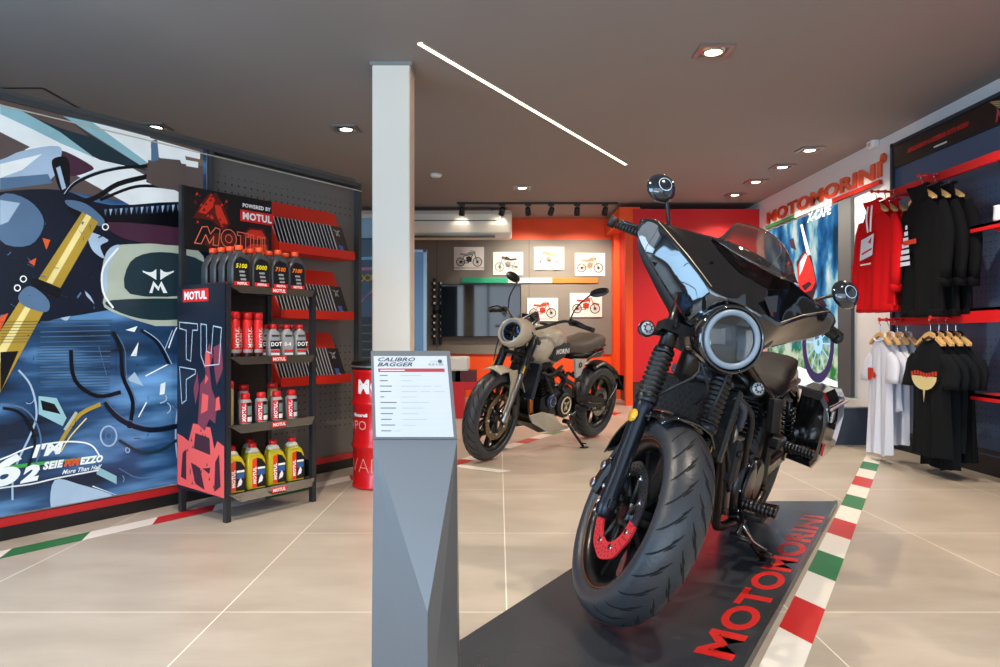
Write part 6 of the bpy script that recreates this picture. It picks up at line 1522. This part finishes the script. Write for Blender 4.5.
    for x, zc, hw, hh in ((-.31,.78,.06,.05),(-.335,.79,.115,.11),(-.41,.80,.148,.15),(-.54,.80,.155,.15),(-.64,.785,.135,.13),(-.70,.765,.10,.10),(-.76,.745,.08,.06)):
        secs.append([(x-(.05*math.sin(a) if math.sin(a) > 0 else 0), hw*math.copysign(abs(math.cos(a))**.55, math.cos(a))*(1-.28*max(0, -math.sin(a))), zc+hh*math.copysign(abs(math.sin(a))**.75, math.sin(a))) for a in [2*math.pi*i/24 for i in range(24)]])
    b = MB(); b.loft(secs); tk = b.build('fuel_tank', M_SAND, t)
    for sg in (-1, 1):
        b = MB(); pts = [(-.44,.72),(-.50,.70),(-.64,.735),(-.70,.80),(-.70,.83),(-.60,.835),(-.46,.80)]
        yo = lambda x: .166+.09*(x+.44)
        pts_out = [Vector((x, sg*yo(x), z)) for x, z in pts]; b.prism(pts_out, (0, -sg*.05, 0)); b.build('tank_panel', M_SBLK, tk)
        b = MB(); 
        u = Vector((-1,0,.0)) if sg > 0 else Vector((1,0,0)); o_ = Vector((-.475 if sg > 0 else -.655, sg*(.1675-.0032 if sg > 0 else .1675-.0193), .755))
        b.text('MORINI', o_, (-1,-.09,.02) if sg > 0 else (1,-.09,.0), (0,0,1), .034, depth=.001, bold=.0022, sx=1.2); b.build('tank_lettering', M_LBW, tk)
    b = MB(); b.lathe([(.035, 0), (.036, .01), (.025, .016), (0, .017)], (-.53, 0, .948), (0,0,1), 18); b.build('filler_cap', M_SBLK, tk)
    # seat
    secs = []
    for x, zc, hw, hh in ((-.74,.79,.06,.04),(-.80,.785,.11,.055),(-.92,.785,.14,.06),(-1.05,.80,.14,.06),(-1.18,.825,.13,.065),(-1.32,.84,.10,.05),(-1.40,.84,.06,.02)):
        secs.append([(x, hw*math.copysign(abs(math.cos(a))**.6, math.cos(a)), zc+hh*math.copysign(abs(math.sin(a))**.7, math.sin(a))) for a in [2*math.pi*i/18 for i in range(18)]])
    b = MB(); b.loft(secs); b.build('seat', mat('seat_brown_grey', (82,74,66), .55, bump=(60,.2)), t)
    b = MB(); b.loft([[(x, y*k, z) for y, z in ((-.1,.70),(.1,.70),(.12,.74),(-.12,.74))] for x, k in ((-.8,1),(-1.1,.95),(-1.33,.7))], sm=False); b.build('tail_unit', M_SBLK, t)
    b = MB()
    for sg in (-1, 1): b.tube([(-1.12,sg*.11,.77),(-1.3,sg*.105,.80),(-1.4,sg*.05,.80),(-1.41,0,.80)], .010, 8, smooth=3)
    b.build('grab_rail', M_SBLK, t); b = MB(); b.box((-1.37, 0, .755), (.03, .14, .035), bev=.006); b.build('tail_lamp', M_REDL, t)
    # side panels
    for sg in (-1, 1):
        b = MB(); b.prism([(-.80,sg*.14,.71),(-.98,sg*.14,.70),(-.90,sg*.145,.58),(-.84,sg*.145,.56)], (0,-sg*.02,0)); sp_ = b.build('side_panel', MATS['white_plastic'] if False else mat('panel_silver', (176,176,174), .35), t)
        b = MB(); b.torus((-.88, sg*.146, .66), (0,1,0), .018, .004, 20, 6); b.build('side_badge', M_SBLK, sp_)
    # frame and engine
    b = MB()
    for sg in (-1, 1):
        b.tube([(-.27,0,.80),(-.45,sg*.09,.68),(-.7,sg*.12,.56),(-.88,sg*.12,.48),(-.93,sg*.12,.34),(-.90,sg*.12,.26)], .017, 8, smooth=4); b.tube([(-.27,0,.74),(-.42,sg*.10,.52),(-.58,sg*.12,.46),(-.75,sg*.12,.60)], .014, 8, smooth=3); b.tube([(-.80,sg*.12,.58),(-1.1,sg*.11,.72),(-1.3,sg*.1,.75)], .012, 8, smooth=3)
        b.tube([(-.75,sg*.12,.60),(-.98,sg*.12,.52)], .012, 8)
    b.cyl((-.20,0,.68), (-.28,0,.86), .034, n=14); b.build('frame', M_SBLK, t)
    b = MB(); b.box((-.66, 0, .38), (.40, .28, .24), bev=.05); b.box((-.52, 0, .52), (.16, .24, .20), RY(rad(18)), bev=.03)
    for k in range(6): b.box(Vector((-.50, 0, .46))+RY(rad(18)) @ Vector((0,0,k*.022)), (.18, .262, .007), RY(rad(18)))
    b.box((-.47, 0, .66), (.14, .22, .08), RY(rad(18)), bev=.03); en = b.build('engine', M_SBLK, t)
    for sg in (-1, 1):
        b = MB(); b.lathe([(.095, 0), (.097, .02), (.085, .03), (0, .032)], (-.70, sg*.135, .36), (0,sg,0), 28); c = b.build('engine_cover', M_MBLK, en)
        b = MB(); b.torus((-.70, sg*.168, .36), (0,1,0), .062, .006, 32, 8); wing_logo(b, lambda u, v: (-.70-u*.13*sg, sg*.1695, .362+v*.13), 1, 0, 0)
        for a in (): b.box(Vector((-.70, sg*.169, .36))+Vector((.022*math.cos(rad(a)), 0, .022*math.sin(rad(a)))), (.012, .006, .045), RY(rad(90-a)))
        b.build('cover_ring', mat('ring_cream', (214,200,170), .35, metal=.3), c)
        b = MB(); b.lathe([(.055, 0), (.057, .018), (.04, .025), (0,.026)], (-.52, sg*.135, .40), (0,sg,0), 24); b.mi = 1; b.torus((-.52, sg*.162, .40), (0,1,0), .036, .003, 24, 6); b.build('water_pump_cover', [mat('cover_blue', (36,52,84), .3, metal=.5), M_STEEL], en)
    b = MB(); b.box((-.33, 0, .55), (.04, .26, .26), RY(rad(-16)), bev=.008); rd = b.build('radiator', mat('radiator_navy', (22,30,44), .35), t)
    b = MB()
    for k in range(16): b.box(Vector((-.33,0,.55))+RY(rad(-16)) @ Vector((.0215, 0, -.11+k*.0147)), (.002, .235, .004), RY(rad(-16)))
    b.build('radiator_fins', M_DSTEEL, rd)
    for sg in (-1, 1):
        b = MB(); b.tube([(-.44,sg*.06,.56),(-.37,sg*.07,.50),(-.35,sg*.075,.40),(-.40,sg*.07,.27),(-.52,sg*.05,.215),(-.75,.0,.20)], .021, 12, smooth=5); b.build('exhaust_header', M_COPPER, t)
        b = MB(); b.prism([(-.33,sg*.10,.30),(-.42,sg*.15,.33),(-.56,sg*.155,.30),(-.70,sg*.15,.21),(-.84,sg*.14,.18),(-.84,sg*.12,.155),(-.60,sg*.11,.15),(-.40,sg*.09,.22)], (0,-sg*.012,0)); b.build('belly_panel', M_SANDL, t)
    b = MB(); b.prism([(-.36,-.09,.24),(-.46,-.10,.165),(-.84,-.12,.155),(-.84,.12,.155),(-.46,.10,.165),(-.36,.09,.24)], (0,0,.015)); b.build('belly_pan', M_SBLK, t)
    b = MB(); b.tube([(-.75,-.03,.20),(-.9,-.12,.22),(-1.0,-.18,.28)], .025, 10, smooth=3); b.lathe([(.03, 0), (.05, .03), (.055, .30), (.04, .34)], (-.98, -.19, .27), (-1,-.05,.35), 18); b.build('silencer', M_SBLK, t)
    b = MB(); b.tube([(-.42,.11,.62),(-.44,.15,.55),(-.50,.15,.46)], .014, 8, smooth=3); b.tube([(-.6,.13,.62),(-.68,.15,.55),(-.66,.14,.48),(-.74,.15,.44)], .009, 8, smooth=3); b.tube([(-.36,.13,.62),(-.46,.15,.60),(-.62,.14,.66)], .011, 8, smooth=3); b.build('hoses', M_RUBB, en)
    rc2 = Vector((-1.42, 0, .315))
    wheel(t, 'rear_wheel', rc2, .315, .215, .078, None, disc_sides=(1,), disc_r=.12, spokes=5, rimm=M_SBLK)
    b = MB()
    for sg in (-1, 1): b.loft([[(-.90, sg*.115, .30), (-.90, sg*.115, .40), (-.90, sg*.085, .40), (-.90, sg*.085, .30)], [(-1.15, sg*.135, .30), (-1.15, sg*.135, .40), (-1.15, sg*.10, .40), (-1.15, sg*.10, .30)], [(-1.46, sg*.135, .29), (-1.46, sg*.135, .34), (-1.46, sg*.11, .34), (-1.46, sg*.11, .29)]], sm=False); b.cyl((-1.42, sg*.10, .315), (-1.42, sg*.15, .315), .02, n=14)
    b.build('swingarm', M_DSTEEL, t)
    b = MB(); b.tube([(-1.30,.145,.33),(-.95,.145,.36)], .006, 6); b.tube([(-1.42,.145,.26),(-.95,.145,.30)], .006, 6); b.lathe([(.085,0),(.088,.004),(.085,.008)], rc2+Vector((0,-.12,0)), (0,1,0), 28); b.build('chain', M_DSTEEL, t)
    b = MB(); p0, p1 = Vector((-.98, 0, .34)), Vector((-.86, 0, .60)); b.cyl(p0, p1, .016, n=10); d = (p1-p0).normalized()
    b.mi = 1; b.tube([p0.lerp(p1, .1+.8*k/48)+(orth(d)[0]*math.cos(k*.9)+orth(d)[1]*math.sin(k*.9))*.03 for k in range(49)], .005, 6); b.build('shock_absorber', [M_DSTEEL, mat('spring_orange', (200,70,40), .4)], t)
    b = MB(); b.grid(lambda u, v: (lambda a, s_: (rc2.x+(.345-.03*s_*s_)*math.cos(a), s_*.08, rc2.z+(.345-.03*s_*s_)*math.sin(a)))(rad(60+75*u), (v-.5)*2), 16, 8, thick=.005); b.build('rear_hugger', M_SBLK, t)
    b = MB(); b.tube([(-1.42,.14,.33),(-1.6,.10,.42),(-1.76,.03,.48)], .010, 8, smooth=3); b.tube([(-1.42,-.14,.33),(-1.6,-.10,.42),(-1.76,-.03,.48)], .010, 8, smooth=3); b.box((-1.78, 0, .46), (.015, .18, .14), RY(rad(14)), bev=.004); b.grid(lambda u, v: (-1.66-.12*u, (v-.5)*.14, .60-.14*u-.15*(v-.5)**2), 6, 5, thick=.005); b.build('plate_holder', M_SBLK, t)
    b = MB(); b.box((-1.77, 0, .40), (.02, .05, .04), bev=.004); b.build('rear_reflector', M_REDL, t)
    for sg in (-1, 1):
        b = MB(); b.cyl((-.90, sg*.13, .36), (-.90, sg*.20, .35), .009, n=8); b.box((-.90, sg*.22, .35), (.035, .08, .02), bev=.006); b.build('footpeg', M_DSTEEL, t)
    b = MB(); b.tube([(-.92,.14,.30),(-.80,.17,.29),(-.72,.17,.28)], .006, 6, smooth=2); b.build('gear_lever', M_CHROME, t)
    b = MB(); b.cyl((-.80,.10,.22), (-.80,.16,.22), .018, n=12); b.tube([(-.80,.14,.215),(-.83,.20,.13),(-.88,.255,.045)], [.012,.011,.011], 8, smooth=2); b.box((-.885, .262, .038), (.06, .045, .008), RX(rad(8)), bev=.002); b.cyl((-.86,.23,.07), (-.82,.31,.085), .005, n=6); b.build('side_stand', M_SBLK, t)
    b = MB(); b.tube([(-.98,.12,.70),(-1.0,.2,.70)], .006, 6); b.build('heel_guard', M_SBLK, t) if False else b.b.free()
    tag(t, 'sand coloured naked motorcycle with round headlight parked before the back wall', 'motorcycle')
    return t
settle(naked(), .0025)
